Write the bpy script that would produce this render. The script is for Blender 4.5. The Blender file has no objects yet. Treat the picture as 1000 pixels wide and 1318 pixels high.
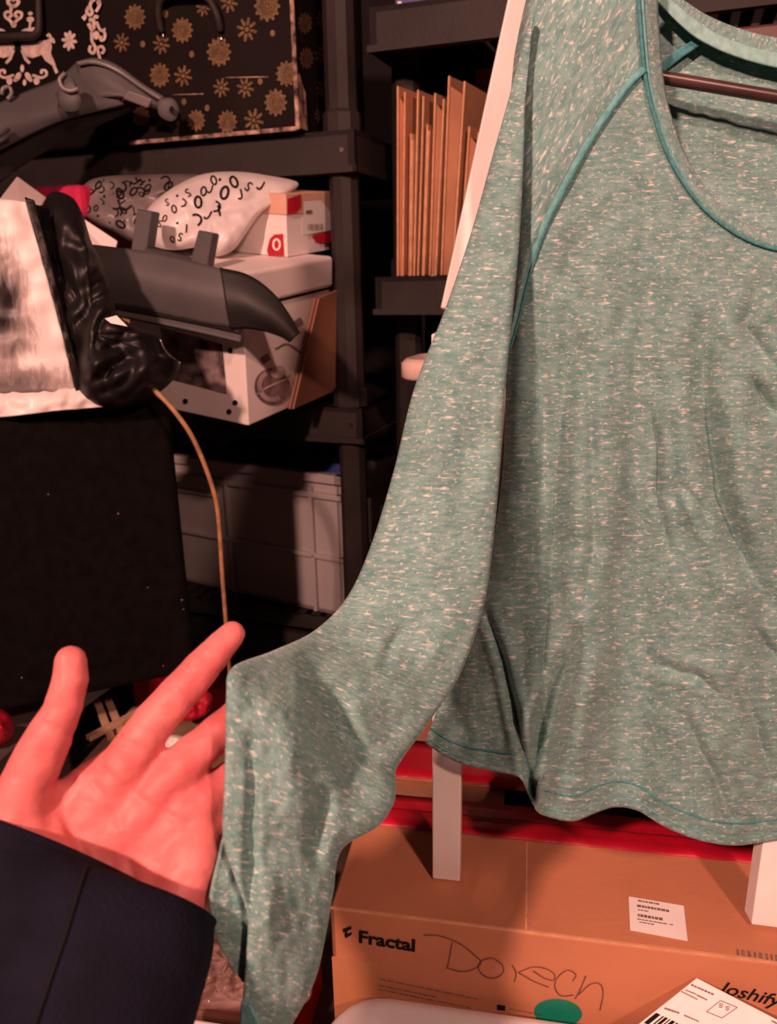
import bpy, bmesh, math, random
from mathutils import Vector as V, Matrix, noise as mnoise
from mathutils.bvhtree import BVHTree
R = math.radians
random.seed(7)
S = bpy.context.scene
COL = S.collection

# ------------------------------------------------------------------ camera
CAM = V((0, 0, 1.45)); TH = R(17.0); RO = R(-1.1); F = 1000.0
fwd = V((0, math.cos(TH), -math.sin(TH)))
up0 = V((0, math.sin(TH), math.cos(TH))); rt0 = V((1, 0, 0))
RT = rt0 * math.cos(RO) + up0 * math.sin(RO)
UP = up0 * math.cos(RO) - rt0 * math.sin(RO)
cd = bpy.data.cameras.new('camera'); cam = bpy.data.objects.new('camera', cd); COL.objects.link(cam)
cd.sensor_fit = 'VERTICAL'; cd.sensor_height = 36.0; cd.lens = 36.0 * F / 1318.0
cd.clip_start = 0.02
m = Matrix((RT, UP, -fwd)).transposed().to_4x4(); m.translation = CAM
cam.matrix_world = m
cd.dof.use_dof = True; cd.dof.focus_distance = 0.60; cd.dof.aperture_fstop = 10.5
S.camera = cam
S.view_settings.view_transform = 'Standard'; S.view_settings.look = 'None'
S.view_settings.gamma = 1.0; S.view_settings.use_curve_mapping = False
S.view_settings.exposure = 0.0

# ------------------------------------------------------------------ light
wd = bpy.data.worlds.new('world'); S.world = wd; wd.use_nodes = True
wd.node_tree.nodes['Background'].inputs[0].default_value = (1, .45, .40, 1)
wd.node_tree.nodes['Background'].inputs[1].default_value = 0.03
def lamp(name, loc, power, rad, col):
    l = bpy.data.lights.new(name, 'POINT'); l.energy = power; l.shadow_soft_size = rad; l.color = col
    o = bpy.data.objects.new(name, l); COL.objects.link(o); o.location = loc
    return o
lamp('ceiling_bulb', (-0.84, -1.02, 2.44), 262, 0.06, (1, .505, .40))
lamp('ceiling_bulb', (0.72, -0.98, 2.46), 112, 0.06, (1, .505, .40))

# ------------------------------------------------------------------ pixel helpers (a pixel gives a direction only)
def ray(px, py): return fwd + RT * ((px - 500) / F) + UP * (-(py - 659) / F)
def PY(px, py, Y): r = ray(px, py); return CAM + r * (Y / r.y)
def PZ(px, py, Z): r = ray(px, py); return CAM + r * ((Z - CAM.z) / r.z)
def PD(px, py, t): return CAM + ray(px, py) * t
def PPL(px, py, o, n): r = ray(px, py); return CAM + r * ((o - CAM).dot(n) / r.dot(n))
def toward(p, d): return p + (CAM - p).normalized() * d

# ------------------------------------------------------------------ object helpers
WL = {}
def tag(o, label=None, cat=None, group=None, kind=None):
    if label: o['label'] = label
    if cat: o['category'] = cat
    if group: o['group'] = group
    if kind: o['kind'] = kind
    return o
def thing(name, loc, label, cat, group=None):
    o = bpy.data.objects.new(name, None); COL.objects.link(o); o.location = loc
    o.empty_display_size = .05
    WL[o.name] = V(loc); return tag(o, label, cat, group)
class MB:
    def __init__(s): s.v = []; s.f = []; s.uv = []; s.hasuv = False; s.smooth = False; s.mi = []
    def add(s, vs, fs, uv=None, mi=0):
        b = len(s.v); s.v += [V(p) for p in vs]; s.f += [tuple(i + b for i in f) for f in fs]
        if uv: s.hasuv = True
        s.uv += (uv if uv else [(0, 0)] * len(vs)); s.mi += [mi] * len(fs); return s
    def hexa(s, c, mi=0):   # 8 corners: 4 bottom ccw then 4 top
        return s.add(c, [(3, 2, 1, 0), (4, 5, 6, 7), (0, 1, 5, 4), (1, 2, 6, 5), (2, 3, 7, 6), (3, 0, 4, 7)], mi=mi)
    def box(s, o, u, v, w, a, b, c, mi=0):   # frame (o,u,v,w), ranges a,b,c
        P = lambda i, j, k: o + u * a[i] + v * b[j] + w * c[k]
        return s.hexa([P(0,0,0), P(1,0,0), P(1,1,0), P(0,1,0), P(0,0,1), P(1,0,1), P(1,1,1), P(0,1,1)], mi)
    def tube(s, pts, rad, n=12, cap=True):
        pts = [V(p) for p in pts]; rad = rad if isinstance(rad, (list, tuple)) else [rad] * len(pts)
        vs = []; fs = []; up = None
        for i, p in enumerate(pts):
            t = (pts[min(i + 1, len(pts) - 1)] - pts[max(i - 1, 0)]).normalized()
            if up is None: up = t.orthogonal().normalized()
            up = (up - t * up.dot(t)).normalized(); sd = t.cross(up)
            for k in range(n):
                a = 2 * math.pi * k / n; vs.append(p + (up * math.cos(a) + sd * math.sin(a)) * rad[i])
        for i in range(len(pts) - 1):
            for k in range(n):
                fs.append((i*n+k, i*n+(k+1)%n, (i+1)*n+(k+1)%n, (i+1)*n+k))
        if cap: fs += [tuple(range(n))[::-1], tuple(range((len(pts)-1)*n, len(pts)*n))]
        s.smooth = True
        return s.add(vs, fs)
    def grid(s, rows, uv=None, close=False):
        n = len(rows[0]); vs = [p for r in rows for p in r]; fs = []
        for i in range(len(rows) - 1):
            for k in range(n if close else n - 1):
                fs.append((i*n+k, i*n+(k+1)%n, (i+1)*n+(k+1)%n, (i+1)*n+k))
        s.smooth = True
        return s.add(vs, fs, [q for r in uv for q in r] if uv else None)
    def build(s, name, mat, parent=None, bevel=0, segs=2, solid=0, offset=0, subsurf=0, label=None, cat=None, group=None, kind=None, smooth=None):
        loc = V((0, 0, 0))
        if parent is None:
            xs = [p.x for p in s.v]; ys = [p.y for p in s.v]; zs = [p.z for p in s.v]
            loc = V(((min(xs)+max(xs))/2, (min(ys)+max(ys))/2, min(zs))); base = loc
        else: base = WL[parent.name]
        me = bpy.data.meshes.new(name); me.from_pydata([tuple(p - base) for p in s.v], [], s.f)
        if s.hasuv:
            ul = me.uv_layers.new(name='UVMap')
            for l in me.loops: ul.data[l.index].uv = s.uv[l.vertex_index]
        sm = s.smooth if smooth is None else smooth
        mats = mat if isinstance(mat, (list, tuple)) else [mat]
        for q in mats: me.materials.append(q)
        for p, mi in zip(me.polygons, s.mi): p.use_smooth = sm; p.material_index = mi
        me.update()
        o = bpy.data.objects.new(name, me); COL.objects.link(o)
        if parent is None: o.location = loc
        else: o.parent = parent
        WL[o.name] = base
        if bevel:
            b = o.modifiers.new('bevel', 'BEVEL'); b.width = bevel; b.segments = segs; b.limit_method = 'ANGLE'; b.angle_limit = R(40)
            b.harden_normals = False
        if solid:
            q = o.modifiers.new('solid', 'SOLIDIFY'); q.thickness = solid; q.offset = offset
        if subsurf:
            q = o.modifiers.new('sub', 'SUBSURF'); q.levels = subsurf; q.render_levels = subsurf
        return tag(o, label, cat, group, kind)
X, Y_, Z = V((1,0,0)), V((0,1,0)), V((0,0,1))

def cat1(P, t):      # Catmull-Rom through tuples, t in 0..1
    n = len(P) - 1
    if n == 0: return P[0]
    x = min(max(t, 0), 1) * n; i = min(int(x), n - 1); f = x - i
    p1, p2 = P[i], P[i+1]
    p0 = P[i-1] if i > 0 else tuple(2*a-b for a, b in zip(p1, p2))
    p3 = P[i+2] if i + 2 <= n else tuple(2*b-a for a, b in zip(p1, p2))
    return tuple(.5*((2*b)+(-a+c)*f+(2*a-5*b+4*c-d)*f*f+(-a+3*b-3*c+d)*f**3) for a, b, c, d in zip(p0, p1, p2, p3))
def resample(P, n, byl=False):
    if not byl: return [cat1(P, i/(n-1)) for i in range(n)]
    D = [cat1(P, i/(20*len(P))) for i in range(20*len(P)+1)]
    L = [0]
    for a, b in zip(D, D[1:]): L.append(L[-1] + math.hypot(b[0]-a[0], b[1]-a[1]))
    out = []; j = 0
    for i in range(n):
        t = L[-1]*i/(n-1)
        while j < len(L)-2 and L[j+1] < t: j += 1
        f = (t-L[j])/max(L[j+1]-L[j], 1e-9); out.append(tuple(a+(b-a)*f for a, b in zip(D[j], D[j+1])))
    return out
def closed(P, n):
    k = len(P); Q = [P[(i-3) % k] for i in range(k+7)]; out = []
    for i in range(n):
        x = 3 + k*i/n; out.append(cat1(Q, x/(len(Q)-1)))
    return out
def loft(rails, nu, nv, disp=None, W=.3, H=.6, byl=False):
    """rails: lists of (px,py,Y) running down; nu samples down, nv across. returns MB grid"""
    rr = [resample(r, nu, byl) for r in rails]; rows = []; uvs = []
    for i in range(nu):
        cp = [r[i] for r in rr]; row = []; uv = []
        for k in range(nv):
            px, py, yy = cat1(cp, k/(nv-1)) if len(cp) > 2 else tuple(a+(b-a)*k/(nv-1) for a, b in zip(cp[0], cp[1]))
            if disp: yy += disp(px, py, i/(nu-1), k/(nv-1))
            row.append(PY(px, py, yy)); uv.append((W*k/(nv-1), -H*i/(nu-1)))
        rows.append(row); uvs.append(uv)
    mb = MB(); mb.grid(rows, uvs); mb.rows = rows
    return mb
def pillow(outline, tf, tb, n=72, rings=14, disp=None, pw=.5, centre=None, mb=None):
    o = closed(outline, n); cx = centre or tuple(sum(q[i] for q in o)/n for i in range(3))
    mb = mb or MB()
    for sgn, th in ((-1, tf), (1, tb)):
        rows = []
        for k in range(rings+1):
            r = k/rings; h = th*(max(0, 1-r**2.2))**pw; row = []
            for q in o:
                px, py, yy = (c+(a-c)*r for a, c in zip(q, cx))
                d = disp(px, py)*(1-r**6) if disp else 0
                row.append(PY(px, py, yy+sgn*h+d))
            rows.append(row)
        if sgn > 0: rows = rows[::-1]
        mb.grid(rows, close=True)
    return mb
def nz(x, y, z=0, s=1.0): return mnoise.noise(V((x*s, y*s, z)))
def segd(px, py, pl):
    return segt(px, py, pl)[0]
def segt(px, py, pl):
    best = (1e9, 0); m_ = len(pl)-1
    for i, ((ax, ay), (bx, by)) in enumerate(zip(pl, pl[1:])):
        dx, dy = bx-ax, by-ay; L = dx*dx+dy*dy
        t = min(1, max(0, ((px-ax)*dx+(py-ay)*dy)/L)); d = math.hypot(px-ax-dx*t, py-ay-dy*t)
        if d < best[0]: best = (d, (i+t)/m_)
    return best

# ------------------------------------------------------------------ materials
MT = {}
def mat(name, col, rough=.6, var=.12, scale=18, bump=0, bscale=80, metal=0, spec=.5, coat=0, detail=4, alpha=1, sss=0, trans=0, col2=None, sheen=0):
    if name in MT: return MT[name]
    m = bpy.data.materials.new(name); m.use_nodes = True; nt = m.node_tree; N = nt.nodes; L = nt.links
    b = N['Principled BSDF']; tc = N.new('ShaderNodeTexCoord')
    b.inputs['Roughness'].default_value = rough; b.inputs['Metallic'].default_value = metal
    b.inputs['Specular IOR Level'].default_value = spec; b.inputs['Coat Weight'].default_value = coat
    b.inputs['Alpha'].default_value = alpha; b.inputs['Transmission Weight'].default_value = trans
    if sheen: b.inputs['Sheen Weight'].default_value = sheen
    if sss:
        b.inputs['Subsurface Weight'].default_value = sss; b.inputs['Subsurface Radius'].default_value = (.012, .004, .002); b.inputs['Subsurface Scale'].default_value = 1
    n = N.new('ShaderNodeTexNoise'); n.inputs['Scale'].default_value = scale; n.inputs['Detail'].default_value = detail
    L.new(tc.outputs['Object'], n.inputs['Vector'])
    rp = N.new('ShaderNodeValToRGB'); c = list(col)
    lo = [max(0, q*(1-var)) for q in c]; hi = list(col2) if col2 else [min(1, q*(1+var)) for q in c]
    rp.color_ramp.elements[0].position = .35; rp.color_ramp.elements[1].position = .68
    rp.color_ramp.elements[0].color = (*lo, 1); rp.color_ramp.elements[1].color = (*hi, 1)
    L.new(n.outputs['Fac'], rp.inputs['Fac']); L.new(rp.outputs['Color'], b.inputs['Base Color'])
    if bump:
        n2 = N.new('ShaderNodeTexNoise'); n2.inputs['Scale'].default_value = bscale; n2.inputs['Detail'].default_value = 3
        L.new(tc.outputs['Object'], n2.inputs['Vector'])
        bp = N.new('ShaderNodeBump'); bp.inputs['Strength'].default_value = bump; bp.inputs['Distance'].default_value = .01
        L.new(n2.outputs['Fac'], bp.inputs['Height']); L.new(bp.outputs['Normal'], b.inputs['Normal'])
    MT[name] = m; return m
def fabric(name, base, light, fleck, fs=1.0):
    m = bpy.data.materials.new(name); m.use_nodes = True; nt = m.node_tree; N = nt.nodes; L = nt.links
    b = N['Principled BSDF']; b.inputs['Roughness'].default_value = .9; b.inputs['Specular IOR Level'].default_value = .15
    b.inputs['Sheen Weight'].default_value = .15
    uv = N.new('ShaderNodeUVMap')
    def nse(sx, sy, det, rough=.5, dist=0.0, off=0):
        mp = N.new('ShaderNodeMapping'); mp.inputs['Scale'].default_value = (sx, sy, 1); mp.inputs['Location'].default_value = (off, off, 0)
        L.new(uv.outputs['UV'], mp.inputs['Vector'])
        n = N.new('ShaderNodeTexNoise'); n.noise_dimensions = '2D'; n.inputs['Scale'].default_value = 1; n.inputs['Detail'].default_value = det
        n.inputs['Roughness'].default_value = rough; n.inputs['Distortion'].default_value = dist
        L.new(mp.outputs['Vector'], n.inputs['Vector']); return n
    def ramp(n, a, c, ca=(0,0,0,1), cb=(1,1,1,1)):
        r = N.new('ShaderNodeValToRGB'); r.color_ramp.elements[0].position = a; r.color_ramp.elements[1].position = c
        r.color_ramp.elements[0].color = ca; r.color_ramp.elements[1].color = cb
        L.new(n.outputs['Fac'], r.inputs['Fac']); return r
    def mix(f, a, c):
        x = N.new('ShaderNodeMix'); x.data_type = 'RGBA'
        L.new(f, x.inputs['Factor'])
        L.new(a, x.inputs['A']) ; L.new(c, x.inputs['B']); return x.outputs['Result']
    def const(c):
        q = N.new('ShaderNodeRGB'); q.outputs[0].default_value = (*c, 1); return q.outputs[0]
    r1 = ramp(nse(95*fs, 330*fs, 3, .65, .15), .30, .72)
    c1 = mix(r1.outputs['Color'], const(base), const(light))
    r0 = ramp(nse(26*fs, 40*fs, 2, .5, 0, 1.7), .30, .70, (.82, .82, .82, 1), (1.0, 1.0, 1.0, 1))
    x0 = N.new('ShaderNodeMix'); x0.data_type = 'RGBA'; x0.blend_type = 'MULTIPLY'; x0.inputs['Factor'].default_value = 1
    L.new(c1, x0.inputs['A']); L.new(r0.outputs['Color'], x0.inputs['B']); c1 = x0.outputs['Result']
    r2 = ramp(nse(120*fs, 420*fs, 1, .5, .1, 7.3), .635, .87, (0, 0, 0, 1), (.85, .85, .85, 1))
    c2 = mix(r2.outputs['Color'], c1, const(fleck))
    r3 = ramp(nse(340*fs, 520*fs, 1, .5, 0, 3.1), .64, .84, (0, 0, 0, 1), (.7, .7, .7, 1))
    c3 = mix(r3.outputs['Color'], c2, const(fleck))
    L.new(c3, b.inputs['Base Color'])
    kn = nse(500*fs, 900*fs, 2)
    bp = N.new('ShaderNodeBump'); bp.inputs['Strength'].default_value = .25; bp.inputs['Distance'].default_value = .001
    L.new(kn.outputs['Fac'], bp.inputs['Height']); L.new(bp.outputs['Normal'], b.inputs['Normal'])
    return m
FAB = fabric('heather_jersey', (.112, .285, .265), (.25, .41, .385), (.70, .69, .66))
TEAL = mat('teal_thread', (.05, .235, .25), .85, .25, 300)
TEALT = mat('collar_tape_cotton', (.24, .48, .45), .85, .15, 200)
TEALB = mat('teal_binding', (.13, .36, .36), .85, .2, 200)
BLKP = mat('black_plastic', (.021, .0165, .016), .6, .25, 9, bump=.06, bscale=160, spec=.3)
DKGP = mat('dark_grey_plastic', (.080, .078, .080), .55, .12, 14, spec=.3, bump=.05, bscale=300)
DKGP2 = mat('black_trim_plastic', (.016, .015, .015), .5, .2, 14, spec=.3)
CARD = mat('cardboard', (.47, .19, .095), .85, .10, 7, bump=.05, bscale=120)
CARDD = mat('cardboard_darker', (.40, .19, .10), .88, .14, 11, bump=.06, bscale=90)
CARDL = mat('cardboard_edge', (.62, .33, .18), .9, .14, 60)
WHTP = mat('white_painted_wood', (.84, .80, .76), .55, .05, 12, bump=.06, bscale=60)
REDT = mat('red_tape', (.46, .004, .022), .38, .16, 16, bump=.10, bscale=60)
REDC = mat('red_card', (.50, .008, .03), .55, .2, 20)
PINK = mat('crimson_cloth', (.55, .012, .08), .8, .25, 16)
WHTC = mat('white_card', (.84, .77, .74), .6, .05, 10)
PAPER = mat('label_paper', (.86, .82, .80), .6, .04, 20)
INK = mat('black_ink', (.010, .010, .010), .8, .2, 40, spec=.1)
INKG = mat('grey_ink', (.20, .13, .10), .8, .3, 300)
PEN = mat('brown_pen', (.14, .06, .035), .8, .3, 90)
GREEN = mat('green_sticker', (.004, .20, .12), .5, .08, 20)
GREYC = mat('grey_crate_plastic', (.43, .40, .39), .5, .08, 7, bump=.04, bscale=200)
TUBW = mat('milky_plastic', (.62, .58, .58), .25, .05, 9, coat=.3)
LIDW = mat('cream_plastic', (.80, .60, .52), .4, .06, 9)
BLUE = mat('blue_cloth', (.03, .055, .24), .85, .3, 25, bump=.3, bscale=40)
FELT = mat('black_felt', (.0045, .0036, .0034), .95, .3, 60, bump=.35, bscale=600, spec=.1)
BLKF = mat('black_nylon', (.0075, .0066, .007), .48, .3, 20, bump=.05, bscale=90, spec=.4)
NAVY = mat('navy_jacket', (.0065, .0072, .015), .9, .3, 30, bump=.15, bscale=500, spec=.12)
SUIT = mat('black_gift_card', (.0045, .0036, .0036), .7, .3, 8, spec=.12)
SUITB = mat('brown_gift_card', (.0088, .0058, .0054), .65, .3, 8, spec=.12)
GOLD = mat('gold_print', (.15, .088, .036), .5, .3, 90)
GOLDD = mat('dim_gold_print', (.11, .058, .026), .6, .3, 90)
CREAM = mat('cream_print', (.52, .42, .38), .7, .22, 90)
WEAR = mat('worn_edge', (.15, .09, .07), .85, .8, 60, col2=(.55, .36, .28))
HBRD = mat('hardboard', (.26, .115, .065), .75, .12, 13, bump=.04, bscale=120)
CORD = mat('tan_cable', (.40, .21, .10), .6, .25, 60)
HANG = mat('dark_hanger_wood', (.060, .030, .028), .35, .25, 30)
MAILW = mat('white_poly_mailer', (.72, .68, .67), .32, .06, 14, bump=.15, bscale=22)
MAILG = mat('grey_poly_mailer', (.19, .165, .16), .4, .2, 14, bump=.25, bscale=30)
BENCH = mat('dark_bench', (.06, .04, .034), .7, .3, 9)
FLOOR = mat('concrete_floor', (.12, .10, .09), .9, .25, 4, bump=.15, bscale=30)
WALL = mat('dark_wall', (.014, .011, .0105), .95, .25, 3, bump=.1, bscale=20)
KHAKI = mat('khaki_card', (.25, .16, .09), .85, .2, 9)
PINE = mat('pine_stick', (.46, .29, .18), .7, .18, 30)
CHRM = mat('chrome', (.75, .7, .68), .2, .05, 20, metal=1)
VIOL = mat('violet_card', (.06, .04, .26), .4, .2, 12)
BRNB = mat('brown_bag', (.16, .07, .05), .5, .5, 12, bump=.3, bscale=30)
SKIN = mat('skin', (.62, .15, .15), .5, .06, 30, bump=.08, bscale=260, sss=.2, spec=.3, col2=(.74, .215, .205))
BAUB = mat('bauble_print', (.22, .15, .15), .6, .5, 30)
BAUBL = mat('bauble_print_light', (.52, .42, .41), .6, .3, 40)
DKPR = mat('dark_photo_print', (.10, .06, .06), .6, .9, 26, detail=6, col2=(.40, .30, .30))
def clearfilm():
    m = mat('clear_film', (.50, .32, .28), .12, .3, 12, bump=.9, bscale=30, alpha=.35, coat=.5); return m
FILM = clearfilm()
def furprint():
    m = bpy.data.materials.new('fur_print_panel'); m.use_nodes = True; nt = m.node_tree; N = nt.nodes; L = nt.links
    b = N['Principled BSDF']; b.inputs['Roughness'].default_value = .45
    uv = N.new('ShaderNodeUVMap'); mp = N.new('ShaderNodeMapping'); mp.inputs['Scale'].default_value = (9, 4.5, 1); mp.inputs['Rotation'].default_value = (0, 0, R(-38))
    L.new(uv.outputs['UV'], mp.inputs['Vector'])
    n = N.new('ShaderNodeTexNoise'); n.inputs['Scale'].default_value = 1.6; n.inputs['Detail'].default_value = 6; n.inputs['Distortion'].default_value = .9; n.inputs['Roughness'].default_value = .62
    L.new(mp.outputs['Vector'], n.inputs['Vector'])
    # blob of fur: distance from two centres in uv
    def blob(cx, cy, sx, sy):
        a = N.new('ShaderNodeMapping'); a.vector_type = 'POINT'
        a.inputs['Location'].default_value = (-cx*sx, -cy*sy, 0); a.inputs['Scale'].default_value = (sx, sy, 0)
        L.new(uv.outputs['UV'], a.inputs['Vector'])
        l = N.new('ShaderNodeVectorMath'); l.operation = 'LENGTH'; L.new(a.outputs['Vector'], l.inputs[0]); return l.outputs['Value']
    def mth(op, a, c):
        x = N.new('ShaderNodeMath'); x.operation = op
        for i, q in enumerate((a, c)):
            if isinstance(q, (int, float)): x.inputs[i].default_value = q
            else: L.new(q, x.inputs[i])
        return x.outputs[0]
    d = mth('MINIMUM', blob(.50, -.55, 3.0, 2.5), blob(.55, -1.0, 1.7, 4.8))
    e = mth('ADD', d, mth('MULTIPLY', mth('SUBTRACT', n.outputs['Fac'], .5), 1.1))
    r = N.new('ShaderNodeValToRGB'); r.color_ramp.elements[0].position = .30; r.color_ramp.elements[0].color = (.16, .14, .14, 1)
    r.color_ramp.elements[1].position = 1.05; r.color_ramp.elements[1].color = (.80, .76, .73, 1)
    q = r.color_ramp.elements.new(.72); q.color = (.42, .36, .34, 1)
    L.new(e, r.inputs['Fac'])
    eye = N.new('ShaderNodeValToRGB'); eye.color_ramp.elements[0].position = .5; eye.color_ramp.elements[0].color = (.10, .10, .10, 1)
    eye.color_ramp.elements[1].position = 1.0; eye.color_ramp.elements[1].color = (1, 1, 1, 1)
    L.new(mth('ADD', blob(.53, -.50, 5.5, 7.0), mth('MULTIPLY', mth('SUBTRACT', n.outputs['Fac'], .5), .9)), eye.inputs['Fac'])
    x = N.new('ShaderNodeMix'); x.data_type = 'RGBA'; x.blend_type = 'MULTIPLY'; x.inputs['Factor'].default_value = 1
    L.new(r.outputs['Color'], x.inputs['A']); L.new(eye.outputs['Color'], x.inputs['B'])
    L.new(x.outputs['Result'], b.inputs['Base Color']); return m
FUR = furprint()

# ------------------------------------------------------------------ flat print helpers
def text2d(s, size=1.0, bold=0.0, shear=0.0):
    c = bpy.data.curves.new('t', 'FONT'); c.body = s; c.size = size; c.offset = bold; c.shear = shear; c.resolution_u = 3
    o = bpy.data.objects.new('t', c); COL.objects.link(o)
    dg = bpy.context.evaluated_depsgraph_get(); me = o.evaluated_get(dg).to_mesh()
    vs = [(v.co.x, v.co.y) for v in me.vertices]; fs = [tuple(p.vertices) for p in me.polygons]
    o.evaluated_get(dg).to_mesh_clear(); bpy.data.objects.remove(o); bpy.data.curves.remove(c)
    return vs, fs
def ribbon2d(pts, w, n=40):
    P = resample([tuple(p) for p in pts], n); vs = []; fs = []
    for i, p in enumerate(P):
        a = P[max(i-1, 0)]; b = P[min(i+1, n-1)]; dx, dy = b[0]-a[0], b[1]-a[1]; l = math.hypot(dx, dy) or 1
        vs += [(p[0]-dy/l*w/2, p[1]+dx/l*w/2), (p[0]+dy/l*w/2, p[1]-dx/l*w/2)]
    for i in range(n-1): fs.append((2*i, 2*i+1, 2*i+3, 2*i+2))
    return vs, fs
def ell2d(cx, cy, rx, ry, n=16, rot=0):
    c, s = math.cos(rot), math.sin(rot); vs = []
    for k in range(n):
        a = 2*math.pi*k/n; x, y = rx*math.cos(a), ry*math.sin(a); vs.append((cx+x*c-y*s, cy+x*s+y*c))
    return vs, [tuple(range(n))]
def poly2d(pts): return list(pts), [tuple(range(len(pts)))]
def ring2d(cx, cy, rx, ry, w, n=20, a0=0, a1=2*math.pi):
    vs = []; fs = []
    for k in range(n+1):
        a = a0+(a1-a0)*k/n
        vs += [(cx+rx*math.cos(a), cy+ry*math.sin(a)), (cx+max(rx-w, .1*w)*math.cos(a), cy+max(ry-w, .1*w)*math.sin(a))]
    for k in range(n): fs.append((2*k, 2*k+1, 2*k+3, 2*k+2))
    return vs, fs
def onplane(mb, shape, f): mb.add([f(*p) for p in shape[0]], shape[1])
def pxplane(o, n, eps=.0006):
    n = n.normalized()
    if (CAM-o).dot(n) < 0: n = -n
    return lambda px, py: PPL(px, py, o, n) + n*eps
def bvh_of(mb): return BVHTree.FromPolygons([tuple(p) for p in mb.v], mb.f)
def pxsurf(bv, eps=.0012):
    def f(px, py):
        d = ray(px, py).normalized(); h = bv.ray_cast(CAM, d)
        return (h[0] - d*eps) if h[0] else None
    return f
def onsurf(mb, shape, f):
    vs = [f(*p) for p in shape[0]]
    if any(v is None for v in vs): return
    mb.add(vs, shape[1])

# ================================================================== THE SETTING
MB().box(V((0,0,0)), X, Y_, Z, (-2.2, 2.2), (-1.2, 2.85), (-.06, 0)).build('floor', FLOOR, kind='structure', label='bare grey concrete floor of the storage room')
MB().box(V((0,0,0)), X, Y_, Z, (-2.2, 2.2), (2.75, 2.85), (0, 2.6)).build('wall_back', WALL, kind='structure', label='dark unlit wall behind the shelves')
MB().box(V((0,0,0)), X, Y_, Z, (-2.3, -2.2), (-1.2, 2.85), (0, 2.6)).build('wall_left', WALL, kind='structure', label='dark side wall of the storage room')

# ================================================================== SHELVING
YA = R(20)
uA = V((math.cos(YA), -math.sin(YA), 0)); vA = V((math.sin(YA), math.cos(YA), 0))
K = PY(467, 572, 1.38); K.z = 0
ZA = [.31, .767, 1.222, 1.676, 2.13]
def shelf_unit(K, zs, W, D, label, group, inset=.034, lip=.064, insetv=.034):
    root = thing('shelving_unit', K - uA*W/2 + vA*D/2, label, 'shelf', group)
    for z in zs:
        mb = MB()
        P = lambda a, b, c: mb.box(K, uA, vA, Z, a, b, c)
        P((-W, 0), (0, .012), (z-lip, z)); P((-W, 0), (D-.012, D), (z-lip, z))
        P((-W, -W+.012), (0, D), (z-lip, z)); P((-.012, 0), (0, D), (z-lip, z))
        P((-W, 0), (0, .075), (z-.008, z)); P((-W, 0), (D-.075, D), (z-.008, z))
        P((-W, -W+.10), (.07, D-.07), (z-.008, z)); P((-.10, 0), (.07, D-.07), (z-.008, z))
        P((-W+.1, -.1), (D/2-.02, D/2+.02), (z-.008, z))
        n = int((W-.2)/.034)
        for k in range(n): a = -W+.1+(k+.5)*(W-.2)/n; P((a-.010, a+.010), (.07, D-.07), (z-.008, z))
        # bottom bead of the lip
        P((-W-.004, .004), (-.004, .004), (z-lip, z-lip+.010)); P((-.004, .004), (-.004, D+.004), (z-lip, z-lip+.010))
        sh = mb.build('shelf', BLKP, root, smooth=False)
        for q in ((-.014, -.001, z-.03),):
            c = K+uA*(-.022)+vA*q[1]+Z*q[2]
            MB().add([c+uA*.004*math.cos(a)+Z*.004*math.sin(a)-vA*.001 for a in [k*math.pi/4 for k in range(8)]], [tuple(range(8))[::-1]]).build('screw', CHRM, sh)
    lv = [0]+list(zs)
    for z0, z1 in zip(lv, lv[1:]):
        for a in (-W+inset, -inset):
            for b in (insetv, D-insetv):
                c = K+uA*a+vA*b; top = z1-.005
                prof = [(0, .032), (.028, .032), (.034, .027), (top-z0-.1, .0255), (top-z0, .0255)]
                mb = MB(); mb.tube([c+Z*(z0+h) for h, _ in prof], [r for _, r in prof], 10); mb.build('post', BLKP, root, smooth=False)
    return root
shelf_unit(K, ZA, .95, .50, 'black plastic shelving unit holding the patterned boxes and the grey crate', None)
KB = K + vA*.05 + uA*.97 + uA*.012
ZB = [.60, 1.03, 1.446, 1.858]
shelf_unit(KB, ZB, .97, .42, 'black plastic shelving unit holding the flattened brown cardboard', None, inset=.023, insetv=.115)
KBl = K + vA*.05 + uA*.012     # its left front corner

def fA(a, b, z): return K + uA*a + vA*b + Z*z
def locA(p): q = p - K; return q.dot(uA), q.dot(vA), q.z

# ---- grey crate on the shelf under the carton
cy = R(30); cu = V((-math.cos(cy), math.sin(cy), 0)); cv = V((math.sin(cy), math.cos(cy), 0))
c0 = V((-.092, 1.472, .768)); CH = .305; CL = .62; CDp = .30
root = thing('storage_crate', c0+cu*CL/2+cv*CDp/2, 'grey stacking plastic crate with ribbed rim holding blue cloth', 'crate')
mb = MB(); B = lambda a, b, c: mb.box(c0, cu, cv, Z, a, b, c)
B((0, CL), (.012, .02), (0, CH)); B((0, CL), (CDp-.02, CDp-.012), (0, CH)); B((.012, .02), (.012, CDp-.012), (0, CH)); B((CL-.02, CL-.012), (.012, CDp-.012), (0, CH)); B((.012, CL-.012), (.012, CDp-.012), (0, .008))
mb.build('body', GREYC, root)
for z0, z1, pr in ((CH-.018, CH, 0), (CH-.052, CH-.040, .002), (CH*.40, CH*.40+.010, .003), (CH-.10, CH-.094, .009)):
    mb = MB(); b = lambda a, bb: mb.box(c0, cu, cv, Z, a, bb, (z0, z1))
    b((pr, CL-pr), (pr, .018)); b((pr, CL-pr), (CDp-.018, CDp-pr)); b((pr, .018), (pr, CDp-pr)); b((CL-.018, CL-pr), (pr, CDp-pr))
    if z1 < CH-.08 and z1 > CH*.5: continue
    mb.build('rim' if z1 == CH else 'ledge', GREYC, root, bevel=.002)
for a in (.075, .30, .50, .58):
    MB().box(c0, cu, cv, Z, (a, a+.008), (.003, .014), (0.002, CH-.03)).build('rib', GREYC, root, bevel=.001)
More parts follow.
